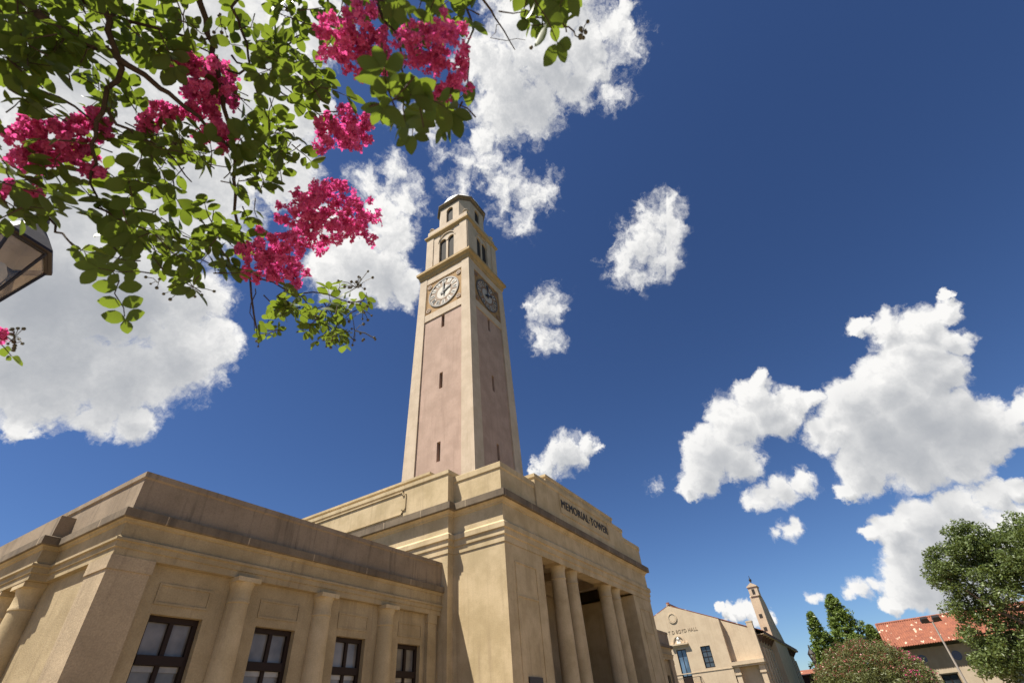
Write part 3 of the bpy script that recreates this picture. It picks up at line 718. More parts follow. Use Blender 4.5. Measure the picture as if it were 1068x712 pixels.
wood_window(6.03, 7.33, 6.75, 9.18, 'darkpane', 2, 4, 'window'); wood_window(13.1, 14.4, 6.75, 9.18, 'darkpane', 2, 4, 'window')
dd = wood_window(9.32, 10.63, 4.9, 9.18, 'bluepane', 2, 1, 'balcony_door')
w = MB(); w.box(HX + .10, HX + .118, 9.41, 10.54, 4.99, 6.2); w.build('door_panel', 'frame', dd)
w = MB(); w.box(HX - 1.0, HX, 8.1, 11.9, 4.65, 4.9); w.build('balcony_floor', 'hall', hall)
w = MB()
rail = [(HX, 8.2), (HX - .9, 8.2), (HX - .9, 11.8), (HX, 11.8)]
for z in (5.0, 5.95): w.tube([(x, y, z) for x, y in rail], .03, 6)
for y in np.arange(8.2, 11.85, .15): w.tube([(HX - .9, y, 4.9), (HX - .9, y, 5.95)], .014, 5)
for x in np.arange(HX - .9, HX, .15):
    for y in (8.2, 11.8): w.tube([(x, y, 4.9), (x, y, 5.95)], .014, 5)
w.build('balcony_railing', 'lamp', hall)
w = MB()
# roof: two slopes of tiles running along X
for sgn in (-1, 1):
    for x0, x1, yo in ((HX + .12, HX + 1.5, .1), (HX + 1.5, 97, 0)):
        ye = (3.9 if x1 < 63 else -.9) if sgn < 0 else (yb + .1 if x1 < 63 else 2 * PKY + .9)
        zE = gz(ye)
        p = [(PKY, PKZ + .06), (ye, zE + .06), (ye, zE + .13), (PKY, PKZ + .13)]
        w.prism(p, X, x0, x1)
w.prism([(ya - .1, gz(ya) - .0), (.75, gz(.75) - .0), (.75, gz(.75) + .1), (ya - .1, gz(ya) + .1)], X, HX + .75, HX + 1.5)
w.box(HX + .0, 97, PKY - .15, PKY + .15, PKZ + .12, PKZ + .34)
w.build('tiled_roof', 'roof', hall)
w = MB(); w.box(HX - .02, HX + .3, PKY - .2, PKY + .2, PKZ + .1, PKZ + .45); w.build('ridge_cap', 'roof', hall)
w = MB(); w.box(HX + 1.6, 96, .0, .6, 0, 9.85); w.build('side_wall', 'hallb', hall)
w = MB()
for x in list(np.arange(62.4, 71, 2.2)) + list(np.arange(84.2, 95.5, 2.2)): w = MB(); w.box(x, x + 1.15, -.14, -.001, 1.0, 8.4); w.build('side_pilaster', 'hall', hall)
for x in list(np.arange(63.6, 70, 2.2)) + list(np.arange(85.4, 95, 2.2)): w = MB(); w.box(x, x + .9, -.04, -.003, 3, 8.0); w.build('side_window', 'darkpane', hall)
w = MB(); w.prism([(.25, 10.35), (2.4, 10.75), (2.4, 11.55), (.25, 10.55)], X, 64, 70.5); w.build('tiled_lean_to', 'roof', hall)
w = MB(); w.box(HX + 1.62, 97, -.88, -.003, 9.66, 9.72); w.build('eave_soffit', 'hall', hall)
w = MB(); w.box(HX + 1.62, 97, -.95, -.88, 9.72, 9.92)
for x in np.arange(62, 96.5, 2.2): w.hexa([(x, -.1, 8.9), (x + .15, -.1, 8.9), (x + .15, 0, 8.9), (x, 0, 8.9)], [(x, -.8, 9.655), (x + .15, -.8, 9.655), (x + .15, 0, 9.655), (x, 0, 9.655)])
w.build('eave', 'wood', hall)
# bell turret: slab with a sloping back
w = MB()
w.prism([(71, 0), (82.5, 0), (83.5, 9.9), (81.8, 11.2), (79.6, 12.2), (78.2, 13.4), (76.6, 15.2), (75.0, 15.9), (73.4, 16.3), (71, 15.5)], lambda a, b, d: (a, d, b), -.75, .5)
bt = w.build('bell_turret', 'hall', hall)
w = MB()
for z in (10.9, 12.6): w = MB(); w.box(70.97, 71, -.35, .1, z, z + .5); w.build('turret_vent', 'dark', bt)
w = MB(); w.box(70.9, 73.0, -.95, .35, 15.5, 16.75); w.box(70.8, 73.1, -1.05, .45, 16.752, 16.9); w.prism([(-1.0, 16.9), (.4, 16.9), (-.3, 17.35)], X, 70.85, 73.05)
bx = w.build('belfry_box', 'cream', bt)
w = MB(); w.box(70.87, 70.899, -.5, -.1, 15.75, 16.45); w.build('bell_opening', 'dark', bx)
w = MB(); w.lathe((71.9, -.3), [(.1, 17.3), (.06, 17.6), (.2, 17.75), (.2, 17.95), (.05, 18.1), (.03, 18.5)], 10); w.build('turret_finial', 'lamp', bt)
# low red-brown annexe beyond the hall
ann = thing('low_annexe', (99, -1, 0), 'low red-brown annexe with tiled parapet beyond the far end of the stucco hall', 'building')
w = MB(); w.box(98, 108, -2.2, 6, 0, 6.3); w.build('wall', 'darkstone', ann)
w = MB(); w.prism([(97.6, 6.3), (108.4, 6.3), (103, 7.3)], lambda a, b, d: (a, d, b), -2.6, 6.2); w.build('roof', 'roof', ann)

# ------------------------------------------------------------------ red tiled building at the far right
red = thing('red_roof_building', (78, -27, 0), 'tan stucco building under a broad red clay tile roof with pale patches', 'building')
w = MB(); EY0, EY1, EX, RX = -13.9, -46, 70.0, 77.5
RZ = 10.2; EZ = 6.85
w.add([(EX, EY0, EZ), (EX, EY1, EZ), (RX, EY1 + 1.5, RZ), (RX, EY0 - .12, RZ), (85, EY0, EZ), (85, EY1, EZ)],
      [(0, 1, 2, 3), (0, 3, 4), (1, 5, 2), (3, 2, 5, 4), (0, 4, 5, 1)])
# rows of barrel tiles on the near slope
sl = (Vector((RX, 0, RZ)) - Vector((EX, 0, EZ))); nrm = Vector((-sl.z, 0, sl.x)).normalized()
y = EY0 - .1
while y > EY1 + .3:
    tt = 1.0
    a = Vector((EX - .08, y, EZ - .03)); b = Vector((EX, y, EZ)) + sl * tt
    vs = []
    for p in (a, b):
        for q in range(5):
            an = math.pi * q / 4; vs.append(p + Vector((0, math.cos(an) * .09, 0)) + nrm * (math.sin(an) * .085 + .004))
    w.add(vs, [(q, q + 1, q + 6, q + 5) for q in range(4)] + [(0, 1, 2, 3, 4)]); y -= .27
w.tube([(RX, EY0 - .1, RZ + .05), (RX, EY1 + 1.3, RZ + .05)], .16, 8); w.tube([(EX, EY0, EZ + .06), (RX, EY0 - .12, RZ + .06)], .13, 8)
w.build('tiled_roof', 'roof', red)
w = MB(); WX = EX + 1.0
w.box(WX, WX + .5, EY0 - .8, -17.93, 0, 6.5); w.box(WX, WX + .5, -19.67, -24.6, 0, 6.5); w.box(WX, WX + .5, -26.3, EY1 + .8, 0, 6.5)
for a, b in ((-17.93, -19.67), (-24.6, -26.3)): w.box(WX, WX + .5, a, b, 3.62, 6.5); w.box(WX, WX + .5, a, b, 0, .9)
w.box(WX + .5, 84, EY0 - .8, EY0 - 1.2, 0, 6.5)
w.build('wall', 'hallb', red)  # shade of the eave painted into this darker wall colour
w = MB(); w.box(WX - .06, WX - .001, EY0 - .75, -17.25, 0, 4.2); w.box(WX - .06, WX - .001, -17.4, -17.8, 0, 4.2); w.box(WX - .06, WX - .001, -19.8, -21.7, 0, 4.2); w.box(WX - .06, WX - .001, -21.85, -24.5, 0, 4.2); w.box(WX - .06, WX - .001, -17.8, -19.8, 3.75, 4.2)
w.build('sunlit_band', 'hall', red)  # sunlit wall below the eave's shade, painted as a paler band
for yq in (-16.95, -20.6, -24.2):
    w = MB(); fnr = lambda a, d, z: (WX + d, yq + a, z); ring(w, fnr, .32, .5, -.06, 0, 5.35, 20); disc(w, fnr, .3, -.03, 0, 5.35, 0, 20); w.build('medallion', 'blue', red)
for a, b in ((-19.67, -17.93), (-26.3, -24.6)):
    w = MB(); w.box(WX + .15, WX + .3, a, b, 3.5, 3.62); w.box(WX + .15, WX + .3, a, a + .12, .9, 3.5); w.box(WX + .15, WX + .3, b - .12, b, .9, 3.5); w.box(WX + .17, WX + .28, (a + b) / 2 - .06, (a + b) / 2 + .06, .9, 3.5)
    o = w.build('window', 'frame', red); w = MB(); w.box(WX + .22, WX + .24, a, b, .9, 3.6); w.build('pane', 'darkpane', o)

# ------------------------------------------------------------------ lamps
def street_lantern(loc, label, post, spin=0.):
    t = thing('street_lamp', loc, label, 'street lamp', 'lantern street lamps')
    x, y = loc[0], loc[1]; rz = 4.48; a0 = R(-52) + spin
    def hexpt(r, z, k): a = a0 + k * math.pi / 3; return Vector((x + r * math.cos(a), y + r * math.sin(a), z))
    MB().lathe((x, y), [(.2, 0), (.2, .12), (.16, .18), (.15, .7), (.1, .8), (.075, .95), (.055, 3.5), (.085, 3.56), (.085, 3.66), (.05, 3.7), (.05, 3.86)], 16).build('post', post, t, smooth=True)
    f = MB(); RB, RT_ = .095, .217; zb_ = rz - .45
    f.lathe((x, y), [(.05, 3.84), (.10, 3.92), (RB + .02, zb_ - .02), (RB + .02, zb_)], 6, rot=a0)
    for k in range(6): f.tube([hexpt(RB, zb_, k), hexpt(RT_, rz, k)], .011, 5)
    for r, z in ((RT_, rz), (RB, zb_)):
        f.tube([hexpt(r, z, k) for k in range(7)], .011, 5)
    fr = f.build('lantern_frame', 'lamp', t)
    g = MB()
    for k in range(6): g.add([hexpt(RB, zb_, k), hexpt(RB, zb_, k + 1), hexpt(RT_ - .004, rz, k + 1), hexpt(RT_ - .004, rz, k)], [(0, 1, 2, 3)])
    g.build('lantern_glass', 'lampglass', t)
    r = MB(); r.lathe((x, y), [(RT_ - .01, rz + .0), (RT_ + .035, rz + .012), (RT_ + .03, rz + .035), (RT_ * .75, rz + .16), (RT_ * .35, rz + .28), (.05, rz + .34), (.05, rz + .40)], 6, rot=a0, caps=False)
    rf = r.build('lantern_roof', 'lamp', t)
    MB().lathe((x, y), [(RT_ - .03, rz + .004), (RT_ * .7, rz + .12), (RT_ * .3, rz + .22), (.02, rz + .25)], 6, rot=a0, caps=False).build('added_reflector', 'white', t)  # white cone added under the roof to brighten the panes
    MB().lathe((x, y), [(.02, rz + .38), (.05, rz + .44), (.02, rz + .5), (.0, rz + .58)], 10).build('finial', 'lamp', rf, smooth=True)
    MB().lathe((x, y), [(.03, zb_), (.03, zb_ + .1), (.055, zb_ + .16), (.065, zb_ + .26), (.03, zb_ + .33), (0, zb_ + .34)], 12).build('bulb', 'white', t, smooth=True)
    return t
street_lantern((-18.03, -7.26, 0), 'dark bronze street lantern with glass panes close by under the flowering branches', 'lamp')
street_lantern((26, -8.05, 0), 'distant street lantern on a pale post beside the olive crape myrtle', 'concrete', .5)
fl = thing('floodlight_pole', (50, -17.95, 0), 'tall slim steel pole with two floodlight heads in front of the red tiled roof', 'floodlight')
MB().lathe((50, -17.95), [(.16, 0), (.14, .3), (.12, .32), (.07, 7.3)], 12).build('pole', 'steel', fl, smooth=True)
w = MB(); w.tube([(50, -17.95 - .55, 7.3), (50, -17.95 + .65, 7.3)], .05, 6); w.build('crossarm', 'lamp', fl)
for yy in (-18.4, -17.4):
    w = MB(); rotm = Matrix.Rotation(R(-28), 3, 'Y')
    def hp(p, yy=yy): q = rotm @ Vector(p); return (50 + q.x, yy + q.y, 7.55 + q.z)
    b = [(-.32, -.36, -.16), (.32, -.36, -.16), (.32, .36, -.16), (-.32, .36, -.16)]; tq = [(-.24, -.28, .2), (.24, -.28, .2), (.24, .28, .2), (-.24, .28, .2)]
    w.hexa([hp(p) for p in b], [hp(p) for p in tq]); w.tube([hp((0, 0, -.16)), (50, yy, 7.3)], .05, 5)
    hd = w.build('lamp_head', 'lamp', fl)
    w = MB(); q = [(-.28, -.32, -.166), (.28, -.32, -.166), (.28, .32, -.166), (-.28, .32, -.166)]; w.hexa([hp((a, b_, c - .012)) for a, b_, c in q], [hp(p) for p in q]); w.build('lens', 'bluepane', hd)

# ------------------------------------------------------------------ vegetation
def raw_mesh(name, verts, faces, mat, parent):
    me = bpy.data.meshes.new(name); b = np.array(base_of(parent)); V = np.asarray(verts, dtype=np.float32).reshape(-1, 3) - b.astype(np.float32)
    k = faces.shape[1]; nf = len(faces)
    me.vertices.add(len(V)); me.vertices.foreach_set('co', V.ravel())
    me.loops.add(nf * k); me.loops.foreach_set('vertex_index', faces.astype(np.int32).ravel())
    me.polygons.add(nf); me.polygons.foreach_set('loop_start', np.arange(0, nf * k, k, dtype=np.int32))
    me.update(calc_edges=True); me.materials.append(M[mat])
    o = bpy.data.objects.new(name, me); COL.objects.link(o); o.parent = parent; return o
def scatter(centres, size, name, mat, parent, aspect=.5, up=.3, jit=.35):
    """small folded leaf blades at the given points"""
    c = np.asarray(centres, float); n = len(c)
    d = rng.normal(size=(n, 3)); d[:, 2] *= .7; d /= np.linalg.norm(d, axis=1)[:, None]
    nr = rng.normal(size=(n, 3)); nr[:, 2] += up; nr -= d * (nr * d).sum(1)[:, None]; nr /= np.linalg.norm(nr, axis=1)[:, None]
    s = np.cross(d, nr); L = size * (1 + jit * rng.normal(size=(n, 1))).clip(.4, 2); Wd = L * aspect
    P = [c - d * L * .5, c + s * Wd * .5 + nr * L * .08, c + d * L * .5, c - s * Wd * .5 + nr * L * .08]
    V = np.stack(P, 1).reshape(-1, 3); F = np.arange(n * 4).reshape(n, 4)
    return raw_mesh(name, V, F, mat, parent)
def clumps_points(clumps, per):
    """points in the shells of many small clumps (x, y, z, r)"""
    out = []
    for x, y, z, r in clumps:
        n = max(6, int(per * r ** 2.2)); v = rng.normal(size=(n, 3)); v /= np.linalg.norm(v, axis=1)[:, None]
        out.append(np.array((x, y, z)) + v * (r * rng.uniform(.25, 1, size=(n, 1)) ** .6) * np.array((1, 1, .75)))
    return np.concatenate(out)
def limb(mb, a, b, r0, r1, bend=.15, seg=7, sides=7):
    a, b = Vector(a), Vector(b); L = (b - a).length; pts = []
    o = Vector(rng.normal(size=3)) * L * bend
    for i in range(seg + 1):
        t = i / seg; pts.append(a.lerp(b, t) + o * math.sin(math.pi * t) + Vector(rng.normal(size=3)) * L * .012)
    mb.tube(pts, [r0 + (r1 - r0) * i / seg for i in range(seg + 1)], sides); return pts

# live oak at the right edge
oak = thing('live_oak', (31, -26.5, 0), 'large dark green live oak at the right edge beside the red tiled roof', 'tree')
oc_ = [(-24, 8, 4.0), (-20.6, 9.7, 1.9), (-18.9, 9.1, 1.4), (-18.0, 8.5, .9), (-19.6, 7.6, 2.0), (-21.5, 6.5, 2.6), (-22.5, 9.3, 2.1), (-20.8, 10.3, 1.1), (-25, 9.3, 2.4),
       (-18.2, 6.2, 1.1), (-18.5, 4.6, 1.2), (-18.9, 3.2, 1.5), (-17.9, 3.0, 1.1), (-19.6, 2.4, 1.7), (-21.5, 3.6, 2.4), (-28, 8, 4.0), (-28, 5, 3.4), (-24.5, 4.2, 3)]
sub = []
for y, z, r in oc_:
    for j in range(int(8 + r * r * 9)):
        v = rng.normal(size=3); v /= np.linalg.norm(v); q = r * rng.uniform(.55, 1.0)
        sub.append((31 + v[0] * q * 1.1, y + v[1] * q, max(1.6, z + v[2] * q * .85), rng.uniform(.35, .8)))
scatter(clumps_points(sub, 370), .19, 'crown', 'oakleaf', oak, .42, .5)
w = MB(); w.tube([(31, -26.5, -.1), (31.05, -26.4, .5), (31.1, -26.3, 1.6), (31, -26.2, 2.6)], [.75, .55, .48, .46], 12)
for y, z, r in oc_: limb(w, (31, -26.2, 2.5), (31 + rng.uniform(-1, 1), y, z), .22, .05, .1)
w.build('trunk', 'bark', oak)

# evergreens behind the crape myrtle
def conifer(x, y, h, r, label, nm='evergreen_tree'):
    t = thing(nm, (x, y, 0), label, 'tree', 'evergreens behind the crape myrtle')
    sub = []
    for j in range(int(620 * r / 3)):
        f = rng.uniform(.08, 1) ** .8; a = rng.uniform(0, 6.28); rr = r * (1 - f) ** .8 * rng.uniform(.45, 1.0) + .1
        rr *= 1 + .35 * math.sin(a * 3 + f * 9)
        sub.append((x + rr * math.cos(a), y + rr * math.sin(a), 1.2 + f * (h - 1.4), rng.uniform(.28, .6) * (1.1 - .5 * f)))
    scatter(clumps_points(sub, 190), .34, 'crown', 'conif', t, .4, .4)
    w = MB(); w.tube([(x, y, -.1), (x + .1, y, h * .5), (x, y, h * .97)], [.35, .22, .03], 8)
    for j in range(14): f = .15 + .055 * j; a = rng.uniform(0, 6.28); limb(w, (x, y, f * h), (x + r * (1 - f) * .7 * math.cos(a), y + r * (1 - f) * .7 * math.sin(a), f * h + .6), .07, .02, .08, 4, 5)
    w.build('trunk', 'bark', t); return t
conifer(78, -6.3, 13.3, 3.3, 'narrow evergreen with a pointed top, the shorter of the pair behind the crape myrtle')
conifer(80, -9.9, 15.4, 5.3, 'broad evergreen with ragged top, the taller of the pair behind the crape myrtle')
conifer(83, -13.2, 11.0, 3.6, 'low evergreen half hidden at the left end of the red tiled roof')

# far broadleaf trees beyond the hall
def far_tree(x, y, h, r, label):
    t = thing('broadleaf_tree', (x, y, 0), label, 'tree', 'far trees beyond the hall')
    sub = [(x + r * rng.normal() * .5, y + r * rng.normal() * .5, h * rng.uniform(.45, .95), rng.uniform(.6, 1.2)) for _ in range(70)]
    scatter(clumps_points(sub, 60), .5, 'crown', 'conif', t, .5, .4)
    w = MB(); w.tube([(x, y, -.1), (x + .1, y + .1, h * .45), (x, y, h * .8)], [.4, .25, .08], 8)
    for _ in range(6): limb(w, (x, y, h * .4), (x + r * rng.normal() * .5, y + r * rng.normal() * .5, h * .75), .12, .03, .1, 4, 5)
    w.build('trunk', 'bark', t)
far_tree(116, -4.6, 12.0, 3.2, 'pale green tree beyond the dark eave of the stucco hall')
far_tree(122, -8.4, 12.8, 3.0, 'bushy green tree between the hall and the evergreens')

# crape myrtle in the middle distance, olive with dusty pink bloom
cm = thing('crape_myrtle', (17.5, -11.3, 0), 'rounded olive crape myrtle with dusty pink bloom below the evergreens', 'tree')
sub = []; blm = []; hot = []
for j in range(1500):
    v = rng.normal(size=3); v[2] = abs(v[2]) * .9 - .15; v /= np.linalg.norm(v); q = rng.uniform(.5, 1) ** .4
    px = 17.5 + v[0] * 2.2 * q; py = -10.95 + v[1] * 2.85 * q; pz = 1.6 + v[2] * 2.7 * q
    sub.append((px, py, pz, rng.uniform(.14, .34)))
    if q > .8 and v[2] > .45 and rng.random() < .6 + .25 * v[1]: blm.append((px, py, pz + .06, rng.uniform(.12, .25)))
    if q > .75 and v[1] < -.5 and rng.random() < .5: hot.append((px, py - .05, pz + .1, rng.uniform(.12, .22)))
scatter(clumps_points(sub, 620), .14, 'crown', 'olive', cm, .22, .3)
scatter(clumps_points(blm, 380), .07, 'faded_bloom', 'pinkdull', cm, .7, .3)
scatter(clumps_points(hot, 380), .07, 'pink_bloom', 'pinkhot', cm, .7, .3)
w = MB()
for j in range(6):
    a = j * 1.05; limb(w, (17.5 + .15 * math.cos(a), -11.3 + .15 * math.sin(a), -.05), (17.5 + 1.2 * math.cos(a), -11.2 + 1.4 * math.sin(a), 2.9), .08, .03, .05)
w.build('trunk', 'bark', cm)

# ------------------------------------------------------------------ flowering branches overhead
fm = thing('crape_myrtle', (-20.0, -10.3, 0), 'near crape myrtle with bright pink flower heads hanging over the upper left', 'tree')
w = MB(); tops = []
base = Vector((-20.0, -10.3, 0))
for j, (dx, dy) in enumerate(((0, 0), (.18, .1), (-.12, .2))):
    w.tube([base + Vector((dx, dy, -.05)), base + Vector((dx * 1.6 + .05, dy * 1.5, .9)), base + Vector((dx * 2.4 + .1, dy * 2.2, 1.8)), base + Vector((dx * 3 + .25, dy * 2.6 + .15, 2.7)), base + Vector((dx * 4 + .7, dy * 2 + .5, 3.4))], [.075, .06, .055, .045, .035], 10)
w.build('trunk', 'bark', fm, smooth=True)
BR = [  # main boughs: (u, v, distance), radius start, radius end
 ([(-110, -150, 2.6), (-40, -70, 2.35), (40, 15, 2.1), (90, 45, 2.0), (125, 62, 1.95), (165, 92, 1.9), (205, 120, 1.85), (245, 160, 1.85)], .026, .006),
 ([(60, -130, 2.3), (95, -40, 2.1), (110, 20, 2.0), (123, 70, 1.95), (110, 108, 1.9), (97, 140, 1.9), (95, 180, 1.9), (105, 215, 1.9)], .018, .004),
 ([(110, 108, 1.9), (133, 138, 1.9), (170, 155, 1.9), (200, 190, 1.9)], .008, .003),
 ([(180, -120, 2.2), (200, -30, 2.05), (213, 20, 2.0), (222, 58, 1.95), (235, 110, 1.9), (246, 170, 1.85), (247, 220, 1.85), (262, 285, 1.8), (268, 345, 1.8)], .018, .004),
 ([(262, 288, 1.8), (300, 303, 1.8), (340, 306, 1.8), (375, 318, 1.8), (382, 305, 1.8)], .005, .002),
 ([(266, 300, 1.8), (262, 325, 1.8), (272, 350, 1.8)], .003, .0015),
 ([(222, 58, 1.95), (248, 76, 1.95), (273, 63, 1.95), (301, 45, 1.95), (325, 32, 1.95)], .007, .003),
 ([(240, 60, 1.95), (270, 78, 1.95), (301, 98, 1.9), (330, 118, 1.9), (343, 133, 1.9)], .006, .002),
 ([(248, -60, 2.1), (247, 0, 2.0), (249, 30, 2.0), (262, 60, 1.95), (268, 100, 1.9), (285, 140, 1.9)], .009, .003),
 ([(-60, 120, 2.2), (-20, 180, 2.1), (25, 205, 2.0), (58, 236, 1.95), (70, 250, 1.9), (100, 292, 1.85)], .010, .003),
 ([(120, 215, 1.9), (118, 255, 1.85), (122, 290, 1.8), (130, 330, 1.8)], .005, .002),
 ([(100, 215, 1.9), (150, 240, 1.85), (195, 262, 1.85), (225, 280, 1.85)], .006, .002),
 ([(470, -120, 1.7), (495, -40, 1.6), (507, 0, 1.55), (521, 24, 1.55), (537, 52, 1.5)], .008, .002),
 ([(521, 24, 1.55), (515, 40, 1.55), (548, 42, 1.55)], .002, .001),
 ([(540, -80, 1.4), (565, -20, 1.35), (583, 10, 1.3), (592, 28, 1.3), (604, 40, 1.3), (612, 34, 1.3)], .006, .0015),
 ([(380, -110, 1.6), (392, -30, 1.5), (404, 20, 1.4), (420, 70, 1.35), (440, 110, 1.3)], .009, .002),
 ([(470, -60, 1.6), (483, 0, 1.5), (489, 35, 1.4), (488, 80, 1.35), (476, 115, 1.3)], .006, .002),
 ([(320, -100, 1.9), (335, -30, 1.85), (345, 10, 1.8), (375, 50, 1.75)], .009, .003),
 ([(-80, 20, 2.4), (-20, 60, 2.2), (30, 90, 2.1), (75, 110, 2.0), (110, 140, 1.95)], .014, .003),
 ([(-80, 330, 2.1), (-30, 345, 2.0), (0, 350, 1.95), (22, 356, 1.95)], .006, .002),
 ([(-90, -40, 2.4), (0, -30, 2.2), (80, 5, 2.1), (160, 30, 2.0), (225, 40, 1.95)], .016, .004),
]
w = MB()
for pts, r0, r1 in BR:
    P = [at(*p) for p in pts]; Q = []
    for i in range(len(P) - 1):                 # Catmull-Rom smoothing with a little wander
        p0, p1, p2, p3 = P[max(i - 1, 0)], P[i], P[i + 1], P[min(i + 2, len(P) - 1)]
        for t in (0, .33, .66):
            Q.append(.5 * ((2 * p1) + (p2 - p0) * t + (2 * p0 - 5 * p1 + 4 * p2 - p3) * t * t + (3 * p1 - p0 - 3 * p2 + p3) * t ** 3) + Vector(rng.normal(size=3)) * .006)
    Q.append(P[-1])
    w.tube(Q, [.62 * (r0 + (r1 - r0) * i / (len(Q) - 1)) for i in range(len(Q))], 6)
top = base + Vector((.8, .55, 3.4))
for u, v, ds in ((-110, -150, 2.6), (60, -130, 2.3), (180, -120, 2.2), (-60, 120, 2.2), (470, -120, 1.7), (540, -80, 1.4), (380, -110, 1.6), (320, -100, 1.9), (-80, 20, 2.4), (-80, 330, 2.1), (-90, -40, 2.4)):
    e = at(u, v, ds); s0 = base + Vector((.35, .3, 2.9)) if v > 0 else top
    limb(w, s0, e, .024, .014, .06, 6, 7)
branch_obj = w.build('branches', 'twig', fm, smooth=True)

LV = []; LF = []; TW = MB()
def add_leaf(p, d, nr, L, wd):
    """an oval leaf folded along its midrib: base p, direction d, normal nr"""
    s = d.cross(nr).normalized(); o = len(LV)
    prof = [(0, .02), (.12, .42), (.32, .86), (.55, 1.0), (.78, .78), (.93, .36), (1.0, .04)]
    for t, h in prof:
        q = p + d * (L * t) - nr * (L * .16 * t * t)
        LV.append(q + s * (wd * .5 * h) + nr * (wd * .10 * h)); LV.append(q); LV.append(q - s * (wd * .5 * h) + nr * (wd * .10 * h))
    for i in range(len(prof) - 1):
        a = o + i * 3; LF.append((a, a + 1, a + 4, a + 3)); LF.append((a + 1, a + 2, a + 5, a + 4))
def spray(c, d, n, L, step):
    """a twig with leaves in near pairs and one at its tip"""
    d = d.normalized(); nr = Vector((rng.normal() * .45, rng.normal() * .45, 1)).normalized(); nr = (nr - d * nr.dot(d)).normalized(); s = d.cross(nr)
    pts = [c]; p = c.copy()
    for i in range(n):
        p = p + d * step * rng.uniform(.8, 1.2) + Vector(rng.normal(size=3)) * step * .15 + Vector((0, 0, -step * .08)); pts.append(p.copy())
        for sg in (1, -1):
            if rng.random() < .93:
                dd = (d * rng.uniform(.3, .8) + s * sg + Vector((0, 0, rng.uniform(-.45, .15)))).normalized()
                n2 = (nr + Vector(rng.normal(size=3)) * .42); n2 = (n2 - dd * n2.dot(dd)).normalized()
                l = L * rng.uniform(.55, 1.22); add_leaf(p + dd * .004, dd, n2, l, l * rng.uniform(.56, .70))
    n2 = nr; l = L * rng.uniform(.8, 1.1); add_leaf(p, d, (n2 - d * n2.dot(d)).normalized(), l, l * .62)
    TW.tube(pts, [.0022 - .0012 * i / max(1, len(pts) - 1) for i in range(len(pts))], 4)
LC = [  # leafy places: (u, v, spread, sprays, distance, leaf length)
 (20,10,45,13,2.1,.05),(80,10,45,13,2.1,.05),(140,15,45,12,2.05,.05),(200,20,40,10,2.0,.05),(20,60,35,9,2.0,.055),(70,55,42,11,2.0,.05),(125,60,40,11,2.0,.05),(175,50,32,8,1.95,.05),
 (8,110,25,4,1.9,.055),(45,100,28,5,1.95,.05),(150,150,33,7,1.9,.05),(110,140,24,4,1.9,.05),(180,180,28,7,1.9,.048),(55,175,28,5,1.9,.05),(15,185,20,5,1.85,.055),(205,150,24,5,1.9,.05),
 (240,165,26,7,1.85,.05),(130,195,26,6,1.9,.05),(95,200,24,5,1.9,.05),(165,212,32,8,1.85,.05),(150,250,26,7,1.85,.05),(185,250,28,7,1.85,.05),(120,235,24,6,1.85,.05),(215,232,28,7,1.85,.048),
 (236,254,22,6,1.8,.048),(242,282,16,4,1.8,.045),(203,280,22,5,1.8,.045),(130,272,12,2,1.75,.05),(14,226,14,4,1.9,.05),(46,216,12,3,1.85,.05),(80,262,9,2,1.85,.035),
 (285,20,22,4,1.95,.045),(290,42,22,5,1.95,.045),(310,60,26,7,1.9,.045),(300,92,20,4,1.9,.045),(328,75,18,5,1.85,.05),(258,20,18,3,2.0,.045),(325,25,22,5,1.8,.05),(352,15,20,4,1.75,.05),
 (338,95,18,5,1.8,.055),(268,120,24,6,1.9,.048),(288,138,24,6,1.9,.048),(268,160,24,6,1.85,.05),(302,155,14,3,1.85,.045),(345,112,8,1,1.85,.045),(392,10,22,4,1.5,.05),(420,5,20,3,1.45,.05),
 (402,70,8,2,1.05,.046),(410,98,9,3,1.05,.046),(436,114,12,3,1.1,.046),(468,104,10,2,1.15,.046),(455,16,14,2,1.3,.045),(478,15,14,3,1.4,.045),(478,112,8,2,1.25,.045),(425,60,10,1,1.3,.045),
 (550,6,14,3,1.3,.045),(575,8,14,3,1.25,.05),(563,25,8,2,1.3,.042),(588,18,8,1,1.3,.045),(285,176,16,4,1.85,.045),(262,195,14,3,1.85,.045),(255,225,12,2,1.85,.045),
 (295,318,14,3,1.8,.038),(318,325,16,4,1.8,.04),(345,328,14,4,1.8,.038),(364,322,10,2,1.8,.035),(340,348,12,3,1.8,.036),(357,340,10,2,1.8,.034),(284,345,7,2,1.8,.03),(300,306,12,2,1.8,.038),(362,302,7,1,1.8,.03),
 (30,10,60,7,2.6,.05),(110,10,60,8,2.6,.05),(190,20,55,5,2.6,.05),(4,352,6,1,1.95,.04),(110,90,30,6,2.1,.05),(60,140,30,4,2.1,.05),(220,60,26,5,2.0,.05),(235,100,22,4,2.0,.048),(-40,40,50,12,2.2,.05),(-40,130,40,7,2.1,.05),(-50,190,25,3,2.0,.05),(40,-50,60,16,2.2,.05),(150,-50,60,14,2.1,.05),(260,-45,50,8,2.0,.05),(380,-40,50,8,1.7,.05),(480,-45,40,5,1.6,.05),
]
for u, v, sp, n, ds, L in LC:
    if 80 < u < 260 and 150 < v < 310: L *= 1.1; n *= 1.0
    if u > 275 and 290 < v < 365: L *= 1.1; n *= 2.2
    for j in range(int(n * (.74 if v < 75 and u < 250 else .85) + .5)):
        uu = u + rng.normal() * sp * .5; vv = v + rng.normal() * sp * .5
        c = at(uu, vv, ds * rng.uniform(.93, 1.08))
        d = Vector((rng.normal(), rng.normal(), rng.normal() * .35 - .25))
        spray(c - d.normalized() * L * .9, d, int(rng.integers(2, 4)), L, L * .62)
